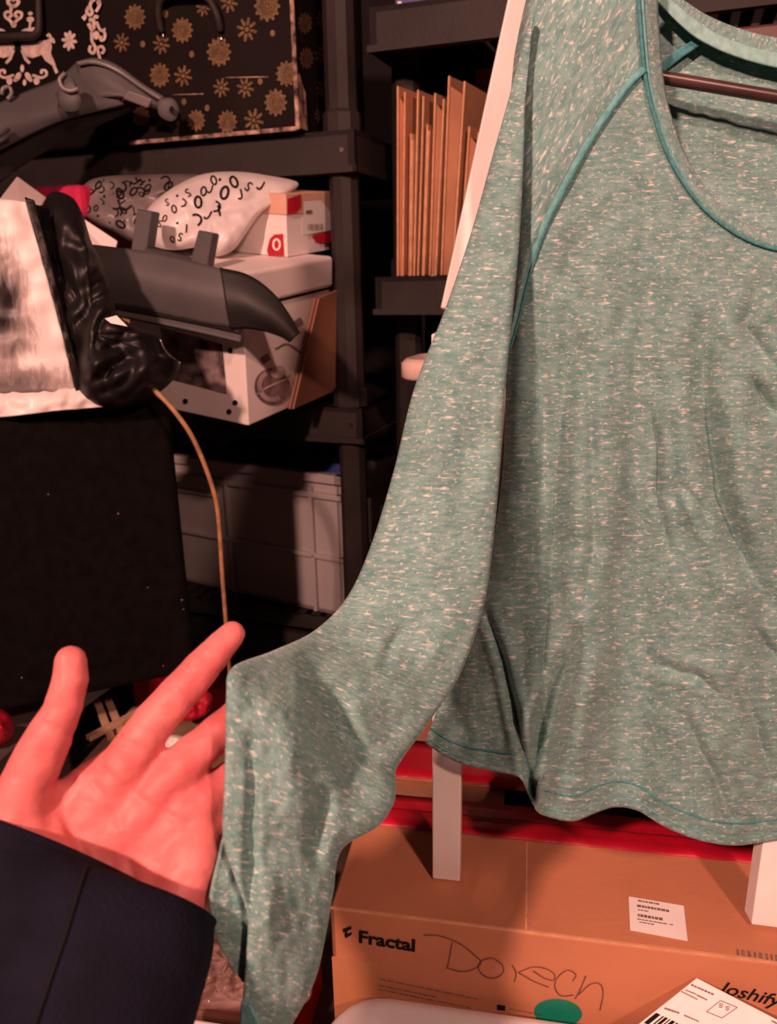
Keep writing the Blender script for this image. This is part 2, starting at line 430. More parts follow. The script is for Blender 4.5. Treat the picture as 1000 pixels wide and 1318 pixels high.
mb = MB(); mb.box(c0, cu, cv, Z, (.33, .45), (.004, .014), (CH-.085, CH-.078)); mb.build('handle_lip', GREYC, root, bevel=.002)
for a in (.10, .30):
    mb = MB(); P = []
    g = []
    for i in range(15):
        row = []
        for j in range(15):
            s, t = i/14, j/14; h = .055*math.sin(math.pi*s)**.6*math.sin(math.pi*t)**.6*(1+.6*nz(s*4+a*9, t*4, 1)); row.append(c0+cu*(a-.06+.17*s)+cv*(.03+.2*t)+Z*(CH-.03+h))
        g.append(row)
    mb.grid(g); mb.build('folded_cloth', BLUE, solid=.01, label='crumpled blue cloth in the grey crate, ' + ('by the shelf post' if a < .2 else 'towards the black cabinet'), cat='cloth')

# ---- patterned gift boxes on the top shelf
zt = 1.676
nA = -vA
def gift_box(name, b0, a0, a1, h, d, m, label, cat='box'):
    root = thing(name, fA((a0+a1)/2, b0+d/2, zt), label, cat)
    MB().box(K, uA, vA, Z, (a0, a1), (b0, b0+d), (zt+.001, zt+h)).build('body', m, root, bevel=.006)
    return root
b0 = -.022; of = fA(0, b0, zt)
a1 = locA(PPL(385, 165, of, nA))[0]; a0 = locA(PPL(140, 165, of, nA))[0]
HB = .375
sc = gift_box('gift_box', b0, a0, a1, HB, .30, SUITB, 'dark brown gift box with gold snowflakes and worn pale edges')
fp = pxplane(of, nA, .0008)
def flake(mb, px, py, r, kind, f, asp=1.22):
    if kind == 0:      # large wheel
        onplane(mb, ring2d(px, py, r*.86, r*.86*asp, r*.14, 28), f); onplane(mb, ring2d(px, py, r*.52, r*.52*asp, r*.12, 24), f)
        for k in range(12):
            a = 2*math.pi*k/12; onplane(mb, ell2d(px+r*.93*math.cos(a), py+r*.93*asp*math.sin(a), r*.13, r*.13*asp, 8), f)
            onplane(mb, ribbon2d([(px+r*.1*math.cos(a), py+r*.1*asp*math.sin(a)), (px+r*.82*math.cos(a), py+r*.82*asp*math.sin(a))], r*.12, 2), f)
            a += math.pi/12; onplane(mb, ell2d(px+r*.66*math.cos(a), py+r*.66*asp*math.sin(a), r*.11, r*.10*asp, 8), f)
        onplane(mb, ell2d(px, py, r*.26, r*.26*asp, 12), f)
    elif kind == 1:    # petal flower
        for k in range(8):
            a = 2*math.pi*k/8+.2; onplane(mb, ell2d(px+r*.62*math.cos(a), py+r*.62*asp*math.sin(a), r*.36, r*.17, 10, math.atan2(asp*math.sin(a), math.cos(a))), f)
            onplane(mb, ell2d(px+r*.9*math.cos(a), py+r*.9*asp*math.sin(a), r*.15, r*.15*asp, 8), f)
        onplane(mb, ell2d(px, py, r*.22, r*.22*asp, 10), f)
    else: onplane(mb, ell2d(px, py, r*.8, r*1.1, 10), f)
pr = MB()
for px, py, r, k in ((235,39,13,0),(208,57,10.5,1),(282,67,15,0),(318,38,12.5,1),(295,3,11,1),(344,8,16,0),(206,97,12.5,0),(236,98,11,1),(285,113,10,1),(316,113,10.5,1),
                     (355,132,14,0),(369,95,13,0),(253,155,11,0),(293,157,12,0),(327,155,12,1),(262,10,9,1),(247,70,4,2),(351,43,4,2),(335,105,4,2),(237,131,4,2),(267,139,4,2),(213,18,5,2),
                     (157,55,10,1),(174,22,13,0),(184,57,4,2),(184,-20,12,1),(240,-25,12,0),(300,-40,12,0),(160,120,10,1),(182,150,11,0),(340,-60,11,1),(220,-70,12,0)):
    pr = MB(); flake(pr, px, py, r, k, fp); pr.build('snowflake_print', GOLD, sc, smooth=False)
# side print
sp = MB(); so = fA(a1, 0, zt); sf = pxplane(so, uA, .0008)
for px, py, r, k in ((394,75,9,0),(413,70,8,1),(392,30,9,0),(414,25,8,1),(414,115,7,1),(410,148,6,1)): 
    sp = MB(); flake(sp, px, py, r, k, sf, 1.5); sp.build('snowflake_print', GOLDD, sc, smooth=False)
# worn edges
mb = MB(); mb.box(K, uA, vA, Z, (a1-.006, a1+.0008), (b0-.0012, b0+.003), (zt+.002, zt+HB-.01)); mb.build('worn_edge', WEAR, sc, bevel=.001)
mb = MB(); mb.box(K, uA, vA, Z, (a0+.04, a1-.004), (b0-.0012, b0+.003), (zt+.0005, zt+.007)); mb.build('worn_edge', WEAR, sc, bevel=.001)
P = [V(p) for p in [fA(a1+.0012, b0-.001, zt+.004), fA(a1+.0012, b0+.03, zt+.004), fA(a1+.0012, b0+.028, zt+.06), fA(a1+.0012, b0+.006, zt+.085), fA(a1+.0012, b0-.001, zt+.075)]]
MB().add(P, [(0,1,2,3,4)]).build('worn_patch', WEAR, sc)
def hpt(px, py, e): return PPL(px, py, fA(0, b0-e, zt), nA)
hd = [hpt(208, 42, .004), hpt(204, 20, .012), hpt(206, 2, .016), hpt(216, -6, .018), hpt(240, -8, .018), hpt(262, -6, .018), hpt(272, 4, .016), hpt(280, 22, .012), hpt(284, 40, .004)]
mb = MB(); mb.tube([V(p) for p in resample([tuple(p) for p in hd], 40)], .0062, 8); mb.build('handle', BLKP, sc)
for px, py in ((209, 46), (284, 50)):
    mb = MB(); mb.tube([hpt(px, py-8, .0008), hpt(px+1, py, .004), hpt(px+2, py+8, .0008)], .0024, 8); mb.build('handle_clip', CHRM, sc)
for px0, px1, py in ((290, 345, 100), (222, 262, 122)):
    mb = MB(); mb.tube([hpt(px0, py, .0006), hpt(px1, py-1, .0006)], .0009, 6); mb.build('scratch', WEAR, sc)

# left box, black with cream reindeer print
b1 = -.028; of1 = fA(0, b1, zt); e1 = a0-.001
s2 = gift_box('gift_box', b1, max(e1-.42, -.87), e1-.004, .375, .30, SUIT, 'black gift box with cream deer and scroll print')
g = pxplane(of1, nA, .0008); pr = MB()
def q140(x, y): return x*.14, y*.14
def P_(pts): onplane(pr, poly2d([q140(*p) for p in pts]), g)
def C_(pts, w): onplane(pr, ribbon2d([q140(*p) for p in pts], w*.14, 24), g)
def E_(x, y, rx, ry, rot=0): onplane(pr, ell2d(x*.14, y*.14, rx*.14, ry*.14, 14, rot), g)
for sgn, ox in ((1, 0), (-1, 332)):   # two mirrored deer
    M = lambda pts: [(ox+sgn*x if sgn > 0 else ox-x, y) for x, y in pts]
    P_(M([(205, 395), (300, 385), (430, 370), (470, 385), (480, 430), (470, 490), (500, 560), (520, 620), (540, 665), (515, 680), (480, 600), (420, 560), (385, 505), (350, 520), (300, 535), (250, 520), (220, 480), (195, 440)]))
    P_(M([(190, 460), (220, 470), (255, 540), (285, 575), (265, 590), (225, 550)]))
    C_(M([(440, 380), (470, 360), (455, 320), (435, 335)]), 26); C_(M([(470, 375), (500, 390), (485, 350)]), 20)
for sgn in (1, -1):                   # scroll under the deer
    A = lambda x: 215+sgn*(x-215)
    C_([(A(300), 690), (A(380), 715), (A(430), 690), (A(420), 650), (A(385), 650), (A(385), 680)], 24)
    E_(A(262), 705, 26, 44, -sgn*.5); E_(A(340), 745, 28, 36); E_(A(285), 735, 20, 18)
E_(207, 630, 18, 36); E_(228, 760, 16, 30)
for sgn in (1, -1):                   # hearts in the handle window
    A = lambda x: 125+sgn*(x-125)
    C_([(A(125), 250), (A(150), 195), (A(195), 160), (A(200), 120), (A(160), 110), (A(140), 140), (A(165), 160)], 26)
    C_([(A(108), 60), (A(150), 50), (A(175), 15), (A(140), -15), (A(112), 10)], 32)
    P_([(A(195), 285), (A(230), 265), (A(320), 250), (A(315), 290)])
E_(133, 225, 22, 30); E_(105, 80, 15, 32)
for y, r in ((125, 22), (180, 34), (215, 14)): E_(282, y, r, r*.8)
P_([(265, 260), (275, 200), (290, 200), (285, 260)])
for k in range(8):                    # flower
    a = 2*math.pi*k/8+.1; E_(640+38*math.cos(a), 375+58*math.sin(a), 36, 17, math.atan2(1.4*math.sin(a), math.cos(a)))
E_(640, 375, 16, 20)
C_([(850, 0), (830, 60), (850, 110), (830, 140), (800, 110), (820, 60)], 30); C_([(900, 0), (920, 40), (885, 110)], 28)
C_([(820, 180), (860, 190), (865, 250), (845, 270), (815, 215)], 34); P_([(750, 160), (790, 125), (800, 165), (780, 195)]); E_(885, 157, 26, 20)
C_([(890, 200), (920, 270), (965, 300), (960, 360), (930, 370), (930, 330)], 26); P_([(930, 280), (970, 255), (975, 275), (945, 300)])
C_([(845, 290), (850, 380), (880, 440), (860, 490), (825, 465), (835, 420)], 28); E_(888, 325, 30, 40)
C_([(925, 550), (905, 480), (905, 440), (940, 430), (960, 465), (935, 495)], 26)
E_(855, -10, 30, 30); E_(910, 20, 20, 30)
pr.build('deer_print', CREAM, s2, smooth=False)
g3 = lambda px, py, e: PPL(px, py, fA(0, b1-e, zt), nA)
hd = [g3(49, -30, .006), g3(50, 10, .012), g3(50, 35, .014), g3(46, 44, .015), g3(36, 47, .015), g3(0, 48, .015), g3(-25, 48, .015), g3(-35, 40, .014), g3(-37, 0, .012), g3(-37, -30, .006)]
mb = MB(); mb.tube([V(p) for p in resample([tuple(p) for p in hd], 60)], .0065, 8); mb.build('handle', BLKP, s2)

# ================================================================== CARTON AND NEIGHBOURS (shelf z=1.222)
zm = 1.222
k0 = PZ(320, 548, zm+.002)
lu = V((-.8751, .4726, .1040)); lv_ = V((.4822, .8698, .1045)); lw = V((.0410, -.1416, .9891))   # tipped forward a little over the shelf lip
LW, RW, HH = .235, .243, .190
root = thing('ornament_carton', k0+lu*LW/2+lv_*RW/2, 'white lidded carton with a bauble picture overhanging the shelf edge', 'box')
mb = MB(); mb.box(k0, lu, lv_, lw, (0, LW), (0, RW), (0, HH)); mb.build('body', WHTC, root, bevel=.002)
mb = MB(); mb.box(k0, lu, lv_, lw, (-.005, LW+.005), (-.005, RW+.005), (HH-.006, HH+.045)); mb.build('lid', WHTC, root, bevel=.006, segs=3)
mb = MB(); mb.box(k0, lu, lv_, lw, (-.0008, LW+.0008), (-.0008, RW+.0008), (HH-.010, HH-.004)); mb.build('lid_gap', INK, root)
nR = lu.cross(lw); nL = lv_.cross(lw)
fr = pxplane(k0, nL, .0012); fl = pxplane(k0, nR, .0012)   # right face holds lv_, left face holds lu
c4 = lambda x, y: (200+x*.32, 200+y*.32)
mb = MB(); onplane(mb, ell2d(*c4(468, 930), 23, 24, 24, -.3), fr); mb.build('bauble_print', BAUB, root)
mb = MB(); fr2 = pxplane(k0, nL, .0018)
onplane(mb, ring2d(*c4(468, 925), 20, 21, 6, 20, 1.0, 4.2), fr2); onplane(mb, ell2d(*c4(490, 870), 10, 8, 14, -.4), fr2); onplane(mb, ribbon2d([c4(405, 960), c4(450, 930), c4(520, 900), c4(540, 880)], 2.5), fr2); mb.build('bauble_print', BAUBL, root)
mb = MB(); onplane(mb, poly2d([c4(420, 815), c4(450, 795), c4(462, 820), c4(432, 840)]), fr); onplane(mb, ribbon2d([c4(480, 780), c4(530, 760), c4(590, 800)], 3), fr); onplane(mb, poly2d([c4(553, 668), c4(580, 650), c4(592, 675), c4(566, 695)]), fr); mb.build('bauble_print', BAUB, root)
mb = MB(); onplane(mb, poly2d([c4(20, 690), c4(270, 760), c4(290, 960), c4(180, 930), c4(60, 900)]), fl); mb.build('winter_photo_print', DKPR, root)
for x, y in ((302, 785), (322, 994), (298, 1030), (122, 988)):
    mb = MB(); onplane(mb, ell2d(*c4(x, y), 3.6, 3.6, 10), fl); mb.build('hole', INK, root)

# shoe box on the carton
s0 = PPL(370, 331, k0+lw*(HH+.046), lw)
su = lu; sv = lv_
root = thing('shoe_box', s0+su*.05+sv*.06, 'small white and red shoe box with barcode label on the white carton', 'box')
mb = MB(); mb.box(s0, su, sv, lw, (0, .12), (0, .13), (0, .066)); mb.build('body', WHTC, root, bevel=.001)
mb = MB(); mb.box(s0, su, sv, lw, (-.002, .122), (-.002, .132), (.066, .098)); mb.build('lid', mat('pale_orange_card', (.70, .42, .30), .6, .1, 10), root, bevel=.001)
f1 = pxplane(s0, sv.cross(lw), .0032); f2 = pxplane(s0, su.cross(lw), .0012)
mb = MB(); onplane(mb, poly2d([c4(590, 185), c4(660, 180), c4(705, 235), c4(705, 300), c4(590, 320)]), f1); lab = mb.build('barcode_label', PAPER, root)
mb = MB(); f1b = pxplane(s0, sv.cross(lw), .0042)
for k in range(9): onplane(mb, poly2d([c4(605+7*k, 275), c4(605+7*k+2+k % 3, 275), c4(605+7*k+2+k % 3, 300), c4(605+7*k, 302)]), f1b)
onplane(mb, poly2d([c4(597, 222), c4(622, 218), c4(622, 232), c4(597, 236)]), f1b); mb.build('barcode', INKG, lab)
mb = MB(); onplane(mb, poly2d([c4(525, 175), c4(580, 155), c4(580, 210), c4(560, 232), c4(525, 236)]), f1); onplane(mb, poly2d([c4(625, 320), c4(705, 303), c4(724, 235), c4(730, 330), c4(690, 352), c4(640, 350)]), f1)
onplane(mb, poly2d([c4(705, 232), c4(726, 225), c4(726, 320), c4(705, 320)]), f1); mb.build('red_print', REDC, root)
mb = MB(); onplane(mb, poly2d([c4(462, 335), c4(480, 318), c4(515, 315), c4(520, 405), c4(455, 402), c4(450, 380)]), f2); mb.build('red_print', REDC, root)
mb = MB(); f2b = pxplane(s0, su.cross(lw), .002); onplane(mb, ring2d(*c4(490, 358), 5.5, 8, 2.5, 16), f2b); mb.build('white_ring_print', PAPER, root)

# leaning hardboard panels
nLn = nL.normalized()
if nLn.dot(CAM-k0) > 0: nLn = -nLn     # points into the carton
for i, (off, lab) in enumerate(((0, 'thin brown hardboard sheet leaning on the white carton, front one of the pair'), (.010, 'thin brown hardboard sheet leaning on the white carton, behind the front sheet'))):
    bl = k0 + V((0, 0, 0)); bl = PPL(378-off*450, 527, k0 - nLn*(.0135-off*.6), nLn); n = -nLn
    br = PPL(440, 499, bl, n); tl = PPL(411-off*450, 384, bl, n); tr = PPL(440, 371, bl, n)
    n = nLn
    c = [bl, br, tr, tl]
    mb = MB(); mb.hexa([p for p in c] + [p + n*.0045 for p in c]); mb.build('hardboard_sheet', [HBRD], bevel=.001, label=lab, cat='board', group='hardboard sheets')
    # pale sawn edge
# mailers
def mailer(name, outl, tf, tb, m, glyphs, label, seed, ink, gm=INK, gl='printed_letters'):
    root_o = pillow(outl, tf, tb, 96, 18, lambda x, y: .010*nz(x/26, y/26, seed)+.006*nz(x/11, y/14, seed+3), .5)
    lo = min(p.z for p in root_o.v)
    o = root_o.build(name, m, label=label, cat='bag')
    bv = bvh_of(root_o); f = pxsurf(bv); pr = MB()
    for gx, gy, kind, s, rot in glyphs:
        c, sn = math.cos(rot), math.sin(rot)
        if kind in 'oO': shp = ring2d(0, 0, s*.5, s*.75, s*.27, 14)
        elif kind == '.': shp = ell2d(0, 0, s*.18, s*.22, 8)
        elif kind == 'I': shp = poly2d([(-s*.14, -s*.7), (s*.14, -s*.7), (s*.14, s*.7), (-s*.14, s*.7)])
        elif kind == 'D':
            a = ring2d(-s*.3, 0, s*.85, s*.75, s*.26, 12, -math.pi/2, math.pi/2); shp = a
        elif kind == 'J': shp = ribbon2d([(s*.3, -s*.7), (s*.32, .2*s), (s*.05, .65*s), (-s*.3, .5*s)], s*.27, 10)
        else: shp = ribbon2d([(s*.3, -s*.5), (-s*.1, -s*.6), (-s*.3, -s*.2), (s*.2, s*.2), (s*.2, s*.6), (-s*.3, s*.55)], s*.25, 12)
        onsurf(pr, ([(gx+x*c-y*sn, gy+x*sn+y*c) for x, y in shp[0]], shp[1]), f)
    pr.build(gl, gm, o, smooth=False)
    return o
rd = random.Random(3)
gl = []
for gx, gy, k, s in ((224,269,'O',6),(236,261,'D',6),(255,260,'O',9),(279,266,'D',8),(289,248,'O',10),(301,234,'O',9),(254,282,'D',9),(267,276,'J',7),(282,271,'I',8),(308,250,'J',7),(320,240,'S',7),(240,294,'I',6),
                     (228,287,'.',7),(262,246,'O',7),(270,243,'J',6),(275,232,'O',7),(283,231,'.',8),(335,238,'J',7),(351,236,'I',10),(343,231,'I',9),(232,305,'S',6),(222,308,'O',5),(212,281,'O',5),(206,288,'S',5),(215,260,'S',5),(242,248,'S',6),(228,252,'.',7)):
    gl.append((gx, gy, k, s*1.3, rd.uniform(-.5, .7)))
mailer('plastic_mailer', [(182,284,1.36),(196,262,1.37),(225,240,1.38),(262,224,1.40),(305,221,1.41),(345,226,1.41),(384,236,1.42),(360,258,1.39),(335,275,1.36),(318,298,1.34),(300,322,1.33),(277,330,1.33),(262,318,1.33),(225,322,1.33),(196,316,1.34),(182,302,1.35)], .05, .06, MAILW, gl,
       'shiny white plastic mailer printed with black letters on the white carton', 1.3, INK)
gl = []
for k in range(70):
    a, r = rd.uniform(0, 6.28), rd.uniform(0, 1)**.5; gl.append((165+72*r*math.cos(a), 252+38*r*math.sin(a)-.12*72*r*math.cos(a), rd.choice('OODJIS.'), rd.uniform(6, 11), rd.uniform(-1, 1)))
mailer('plastic_mailer', [(96,262,1.47),(108,238,1.48),(130,228,1.49),(180,225,1.49),(240,224,1.48),(262,228,1.48),(240,250,1.47),(205,285,1.44),(178,312,1.42),(150,300,1.42),(120,285,1.43)], .05, .05, MAILG, gl,
       'grey plastic mailer printed with black letters behind the white mailer', 4.1, INK)
# red and grey things at the left of the mailers
o_ = PY(30, 262, 1.46); mb = MB(); mb.box(V((o_.x, o_.y, 0)), uA, vA, Z, (0, .125), (0, .34), (o_.z-.03, 1.606)); mb.build('folded_cloth', PINK, bevel=.012, label='crimson folded cloth beside the grey mailer', cat='cloth')
mb = MB(); mb.box(V((o_.x, o_.y, 0)), uA, vA, Z, (-.02, .15), (.19, .40), (zm+.001, o_.z-.0305)); mb.build('cloth_carton', CARDD, bevel=.003, label='brown carton on the shelf carrying the crimson cloth', cat='box')
def slab(name, quad, th, m, label, cat, bevel=.002, group=None):
    c = [PY(*q) for q in quad]; n = (c[1]-c[0]).cross(c[3]-c[0]).normalized()
    if n.dot(CAM-c[0]) > 0: n = -n
    mb = MB(); mb.hexa(c+[p+n*th for p in c]); return mb.build(name, m, bevel=bevel, label=label, cat=cat, group=group)
slab('folded_paper', [(-20, 280, 1.28), (30, 300, 1.28), (60, 254, 1.34), (22, 226, 1.34)], .004, mat('grey_paper', (.42, .36, .34), .8, .08, 20), 'grey folded paper sticking up behind the fur print bag', 'paper')
slab('white_packet', [(77, 282, 1.24), (146, 334, 1.25), (152, 310, 1.27), (84, 265, 1.27)], .03, WHTC, 'narrow white carton poking out above the black nylon bag', 'box', .002)

# ================================================================== CAR TRIM PARTS
t2 = thing('car_trim_panel', PY(240, 430, 1.17), 'grey plastic car trim panel with black hooked end in front of carton', 'car part')
def dd(x, y, s, t): return -.004*math.sin(math.pi*t)
mb = loft([[(112,316,1.20),(160,322,1.19),(215,330,1.18),(262,342,1.17),(292,350,1.16)], [(130,352,1.185),(170,358,1.175),(215,366,1.165),(265,378,1.155),(300,384,1.15)], [(146,392,1.19),(185,398,1.18),(225,406,1.17),(270,416,1.16),(302,420,1.155)]], 40, 14, dd)
mb.build('panel', DKGP, t2, solid=.006, offset=1)
mb = loft([[(284,347,1.162),(318,356,1.158),(346,376,1.155),(366,402,1.152),(381,432,1.15)], [(292,388,1.15),(318,392,1.146),(342,404,1.144),(362,418,1.146),(379,434,1.149)], [(298,421,1.156),(322,420,1.154),(345,423,1.152),(364,429,1.15),(376,435,1.15)]], 40, 14, dd)
mb.build('hooked_end', DKGP2, t2, solid=.008, offset=1)
mb = loft([[(146,396,1.185),(200,406,1.175),(260,418,1.165),(312,430,1.155)], [(148,406,1.175),(200,416,1.165),(260,429,1.155),(310,441,1.147)]], 30, 5); mb.build('lower_lip', DKGP, t2, solid=.006)
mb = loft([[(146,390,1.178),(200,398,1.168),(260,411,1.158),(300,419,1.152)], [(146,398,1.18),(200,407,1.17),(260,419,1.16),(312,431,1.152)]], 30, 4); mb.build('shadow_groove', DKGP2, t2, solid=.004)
for q in ([(168,324,1.21),(188,327,1.21),(196,272,1.24),(176,268,1.24)], [(243,342,1.19),(266,346,1.185),(274,300,1.21),(255,296,1.215)]):
    c = [PY(*p) for p in q]; mb = MB(); mb.hexa(c+[p+V((.004, .03, 0)) for p in c]); mb.build('tab', DKGP, t2, bevel=.002)
mb = loft([[(188,318,1.22),(215,324,1.22),(250,334,1.21)], [(184,332,1.19),(215,338,1.18),(250,346,1.175)]], 12, 4); mb.build('top_flange', DKGP, t2, solid=.004)

t1 = thing('car_wheel_arch', PY(60, 190, 1.36), 'curved dark grey plastic wheel arch trim in front of patterned boxes', 'car part')
mb = loft([[(-60,170,1.30),(-10,142,1.32),(40,120,1.36),(75,106,1.39),(100,84,1.42),(118,78,1.44)], [(-60,196,1.27),(-10,166,1.30),(40,148,1.34),(80,138,1.37),(115,126,1.40),(140,120,1.42)], [(-60,222,1.27),(-10,196,1.29),(40,170,1.33),(80,152,1.36),(120,143,1.39),(160,135,1.41)]], 50, 14, lambda x, y, s, t: -.012*math.sin(math.pi*t))
mb.build('arch_panel', DKGP, t1, solid=.006, offset=1)
mb = loft([[(-60,222,1.285),(-10,196,1.305),(40,170,1.345),(80,152,1.375),(120,143,1.405),(165,135,1.43)], [(-60,270,1.30),(-10,238,1.32),(30,208,1.35),(75,180,1.39),(120,160,1.42),(168,140,1.435)]], 50, 8); mb.build('rubber_skirt', DKGP2, t1, solid=.008, offset=1)
mb = loft([[(100,80,1.405),(125,76,1.40),(150,84,1.40),(185,108,1.405),(212,124,1.41)], [(104,96,1.395),(128,102,1.385),(155,112,1.385),(180,124,1.395),(205,134,1.405)], [(110,128,1.40),(135,126,1.395),(158,126,1.395),(180,134,1.40),(204,142,1.408)]], 40, 14, lambda x, y, s, t: .010*math.sin(math.pi*t))
mb.build('bracket_arm', DKGP, t1, solid=.005, offset=1)
mb = MB(); mb.tube([PY(*p) for p in resample([(100,82,1.393),(122,80,1.388),(150,90,1.388),(185,114,1.394),(208,128,1.40)], 24)], .0035, 8); mb.build('rolled_edge', mat('worn_grey_plastic', (.17, .16, .16), .35, .2, 40), t1)
c = [PY(*p) for p in ((158,127,1.378),(190,139,1.388),(196,128,1.384),(165,116,1.374))]; mb = MB(); mb.hexa(c+[p+V((0, .006, 0)) for p in c]); mb.build('pad', mat('light_grey_plastic', (.19, .17, .165), .5, .1, 20), t1, bevel=.002)
mb = pillow([(203,132,1.395),(212,126,1.395),(224,128,1.397),(230,140,1.40),(227,152,1.40),(218,156,1.40),(205,148,1.397)], .004, .004, 32, 6); mb.build('mounting_ear', DKGP, t1)
mb = MB(); onplane(mb, ell2d(221, 141, 3.5, 4.5, 12), lambda x, y: PY(x, y, 1.386)); mb.build('bolt_hole', INK, t1)
mb = loft([[(78,112,1.33),(84,98,1.33),(92,98,1.33),(98,110,1.33)], [(76,136,1.335),(84,143,1.33),(98,143,1.33),(106,134,1.335)]], 16, 4); mb.build('clip_socket', DKGP, t1, solid=.006)
mb = MB(); mb.tube([PY(*p) for p in resample([(84,94,1.325),(77,102,1.322),(80,112,1.322),(90,117,1.322),(101,114,1.324)], 20)], .0035, 8); mb.build('clip_hook', mat('worn_grey_plastic', (0,0,0)), t1)
for k in range(2):
    mb = MB(); mb.tube([PY(-20, 184+k*9, 1.262), PY(12, 166+k*9, 1.288)], .0028, 8); mb.build('rib', DKGP, t1)
mb = MB(); mb.tube([PY(*p) for p in resample([(2,122,1.32),(4,114,1.32),(12,112,1.325),(15,120,1.325),(10,128,1.32)], 18)], .003, 8); mb.build('clip_hook', MT['worn_grey_plastic'], t1)

# ================================================================== BLACK CABINET, BAGS ON IT, CABLE
yb = R(24); bu = V((math.cos(yb), math.sin(yb), 0)); bv_ = V((-math.sin(yb), math.cos(yb), 0))
tr = PY(219, 518, 1.08); ZC0 = PY(248, 866, 1.08).z
tr2 = V((tr.x, tr.y, 0))
zc1 = tr.z
root = thing('felt_cabinet', tr2 - bu*.28 + bv_*.16 + Z*ZC0, 'black felt covered speaker cabinet with rounded edges under the bags', 'cabinet')
mb = MB(); mb.box(tr2, bu, bv_, Z, (-.60, 0), (0, .22), (ZC0, zc1)); mb.build('body', FELT, root, bevel=.014, segs=4)
mb = MB()
for px, py in ((152, 661), (236, 784), (28, 872), (210, 857), (212, 880), (234, 772), (62, 636), (190, 756)): onplane(mb, ell2d(px, py, rd.uniform(.7, 1.8), rd.uniform(.7, 1.8), 6), pxplane(tr2, bv_, .0006))
mb.build('lint', mat('lint', (.12, .10, .09), .9), root, kind='stuff')
# stand under it and the bench
BZ = .585
rootb = thing('work_bench', V((-.1, .8, 0)), 'dark wooden work bench carrying the cardboard boxes and clutter', 'bench')
MB().box(V((0,0,0)), X, Y_, Z, (-1.25, .62), (.20, 1.16), (BZ-.04, BZ)).build('bench_top', BENCH, rootb, bevel=.003)
for x in (-1.18, .55):
    for y in (.27, 1.09): MB().box(V((x, y, 0)), X, Y_, Z, (-.035, .035), (-.035, .035), (0, BZ-.03)).build('leg', BENCH, rootb, bevel=.003)
MB().box(tr2+bv_*.04, bu, bv_, Z, (-.58, -.20), (.04, .16), (BZ+.001, ZC0-.0005)).build('wooden_block', BENCH, label='dark wooden riser block under the black felt cabinet', cat='block', bevel=.004)

# fur print shopping bag
fb = thing('shopping_bag', PY(40, 525, 1.025), 'white woven shopping bag with furry animal print and black binding', 'bag')
mb = loft([[(-60,258,1.015),(-70,340,1.005),(-80,440,1),(-90,512,1.005)], [(0,257,1.005),(0,340,0.99),(0,440,0.985),(0,506,0.995)], [(33,260,1.015),(56,340,1.005),(80,430,1),(98,503,1.005)]], 50, 40, lambda x, y, s, t: .006*nz(x/30, y/22, 2), W=1, H=1)
mb.build('printed_panel', FUR, fb, solid=.002)
mb = loft([[(-90,508,1.007),(0,504,0.997),(60,503,1.003),(100,498,1.009)], [(-90,524,0.985),(0,520,0.985),(70,516,0.99),(118,512,1)], [(-90,540,0.99),(0,537,0.985),(70,529,0.99),(132,524,1.005)]], 40, 14, lambda x, y, s, t: .008*nz(x/14, y/16, 5))
mb.build('folded_base', mat('bag_white', (.70, .64, .61), .4, .3, 7, bump=.2, bscale=30), fb, solid=.003)
mb = loft([[(32,254,1.011),(56,338,1.001),(80,428,0.996),(97,502,1.001)], [(44,258,1.015),(66,340,1.005),(88,430,1.001),(108,502,1.005)]], 50, 6, lambda x, y, s, t: .004*nz(x/9, y/9, 3)); mb.build('binding', BLKF, fb, solid=.004)
mb = loft([[(42,262,1.03),(64,340,1.025),(86,430,1.015),(104,500,1.025)], [(70,270,1.085),(86,340,1.075),(104,430,1.065),(122,505,1.065)]], 40, 10, lambda x, y, s, t: .012*nz(x/12, y/18, 8)); mb.build('gusset', BLKF, fb, solid=.003)
# black nylon bag behind/right
bb = pillow([(62,250,1.095),(90,252,1.105),(106,275,1.095),(118,312,1.085),(132,338,1.075),(146,372,1.065),(152,405,1.045),(180,422,1.045),(206,432,1.055),(216,455,1.055),(232,468,1.065),(222,490,1.065),(200,508,1.045),(165,523,1.03),(130,526,1.025),(100,516,1.035),(88,470,1.055),(70,390,1.075),(52,300,1.095)], .05, .05, 120, 26, lambda x, y: -.055*abs(nz(x/50, y/64, 7))-.030*abs(nz(x/34+y/60, y/40, 2)), .5, (120, 430, 1.045))
nb = bb.build('nylon_bag', BLKF, label='black crumpled nylon bag slumped on the felt cabinet', cat='bag')
mb = MB(); f = pxsurf(bvh_of(bb), .002)
def surfpts(pts, n=24):
    return [q for q in (f(*p[:2]) for p in resample(pts, n)) if q]
mb.tube([PY(*p) for p in resample([(206,436,1.02),(212,450,1.02),(222,460,1.025),(231,467,1.045)], 14)], .0016, 6); mb.build('zip_cord', CHRM, nb)
mb = MB(); mb.add([PY(135,410,0.985), PY(150,406,0.985), PY(164,420,0.985), PY(143,416,0.985)], [(0,1,2,3)]); mb.build('white_tag', PAPER, nb, solid=.001)

# tan cable
pts = resample([(196,500,1.025),(206,509,1.015),(225,530,1.01),(246,560,1.015),(264,600,1.025),(278,645,1.035),(283,690,1.045),(286,740,1.055),(290,790,1.065),(293,830,1.07),(296,868,1.08)], 80)
mb = MB(); mb.tube([PY(*p) for p in pts], .0033, 8); mb.build('cable', CORD, label='tan cable hanging beside the black felt cabinet', cat='cable')

# ================================================================== RIGHT SHELF CONTENTS
zB = 1.446
def B_(a, b, z): return KBl + uA*a + vA*b + Z*z
def locB(p): q = p-KBl; return q.dot(uA), q.dot(vA), q.z
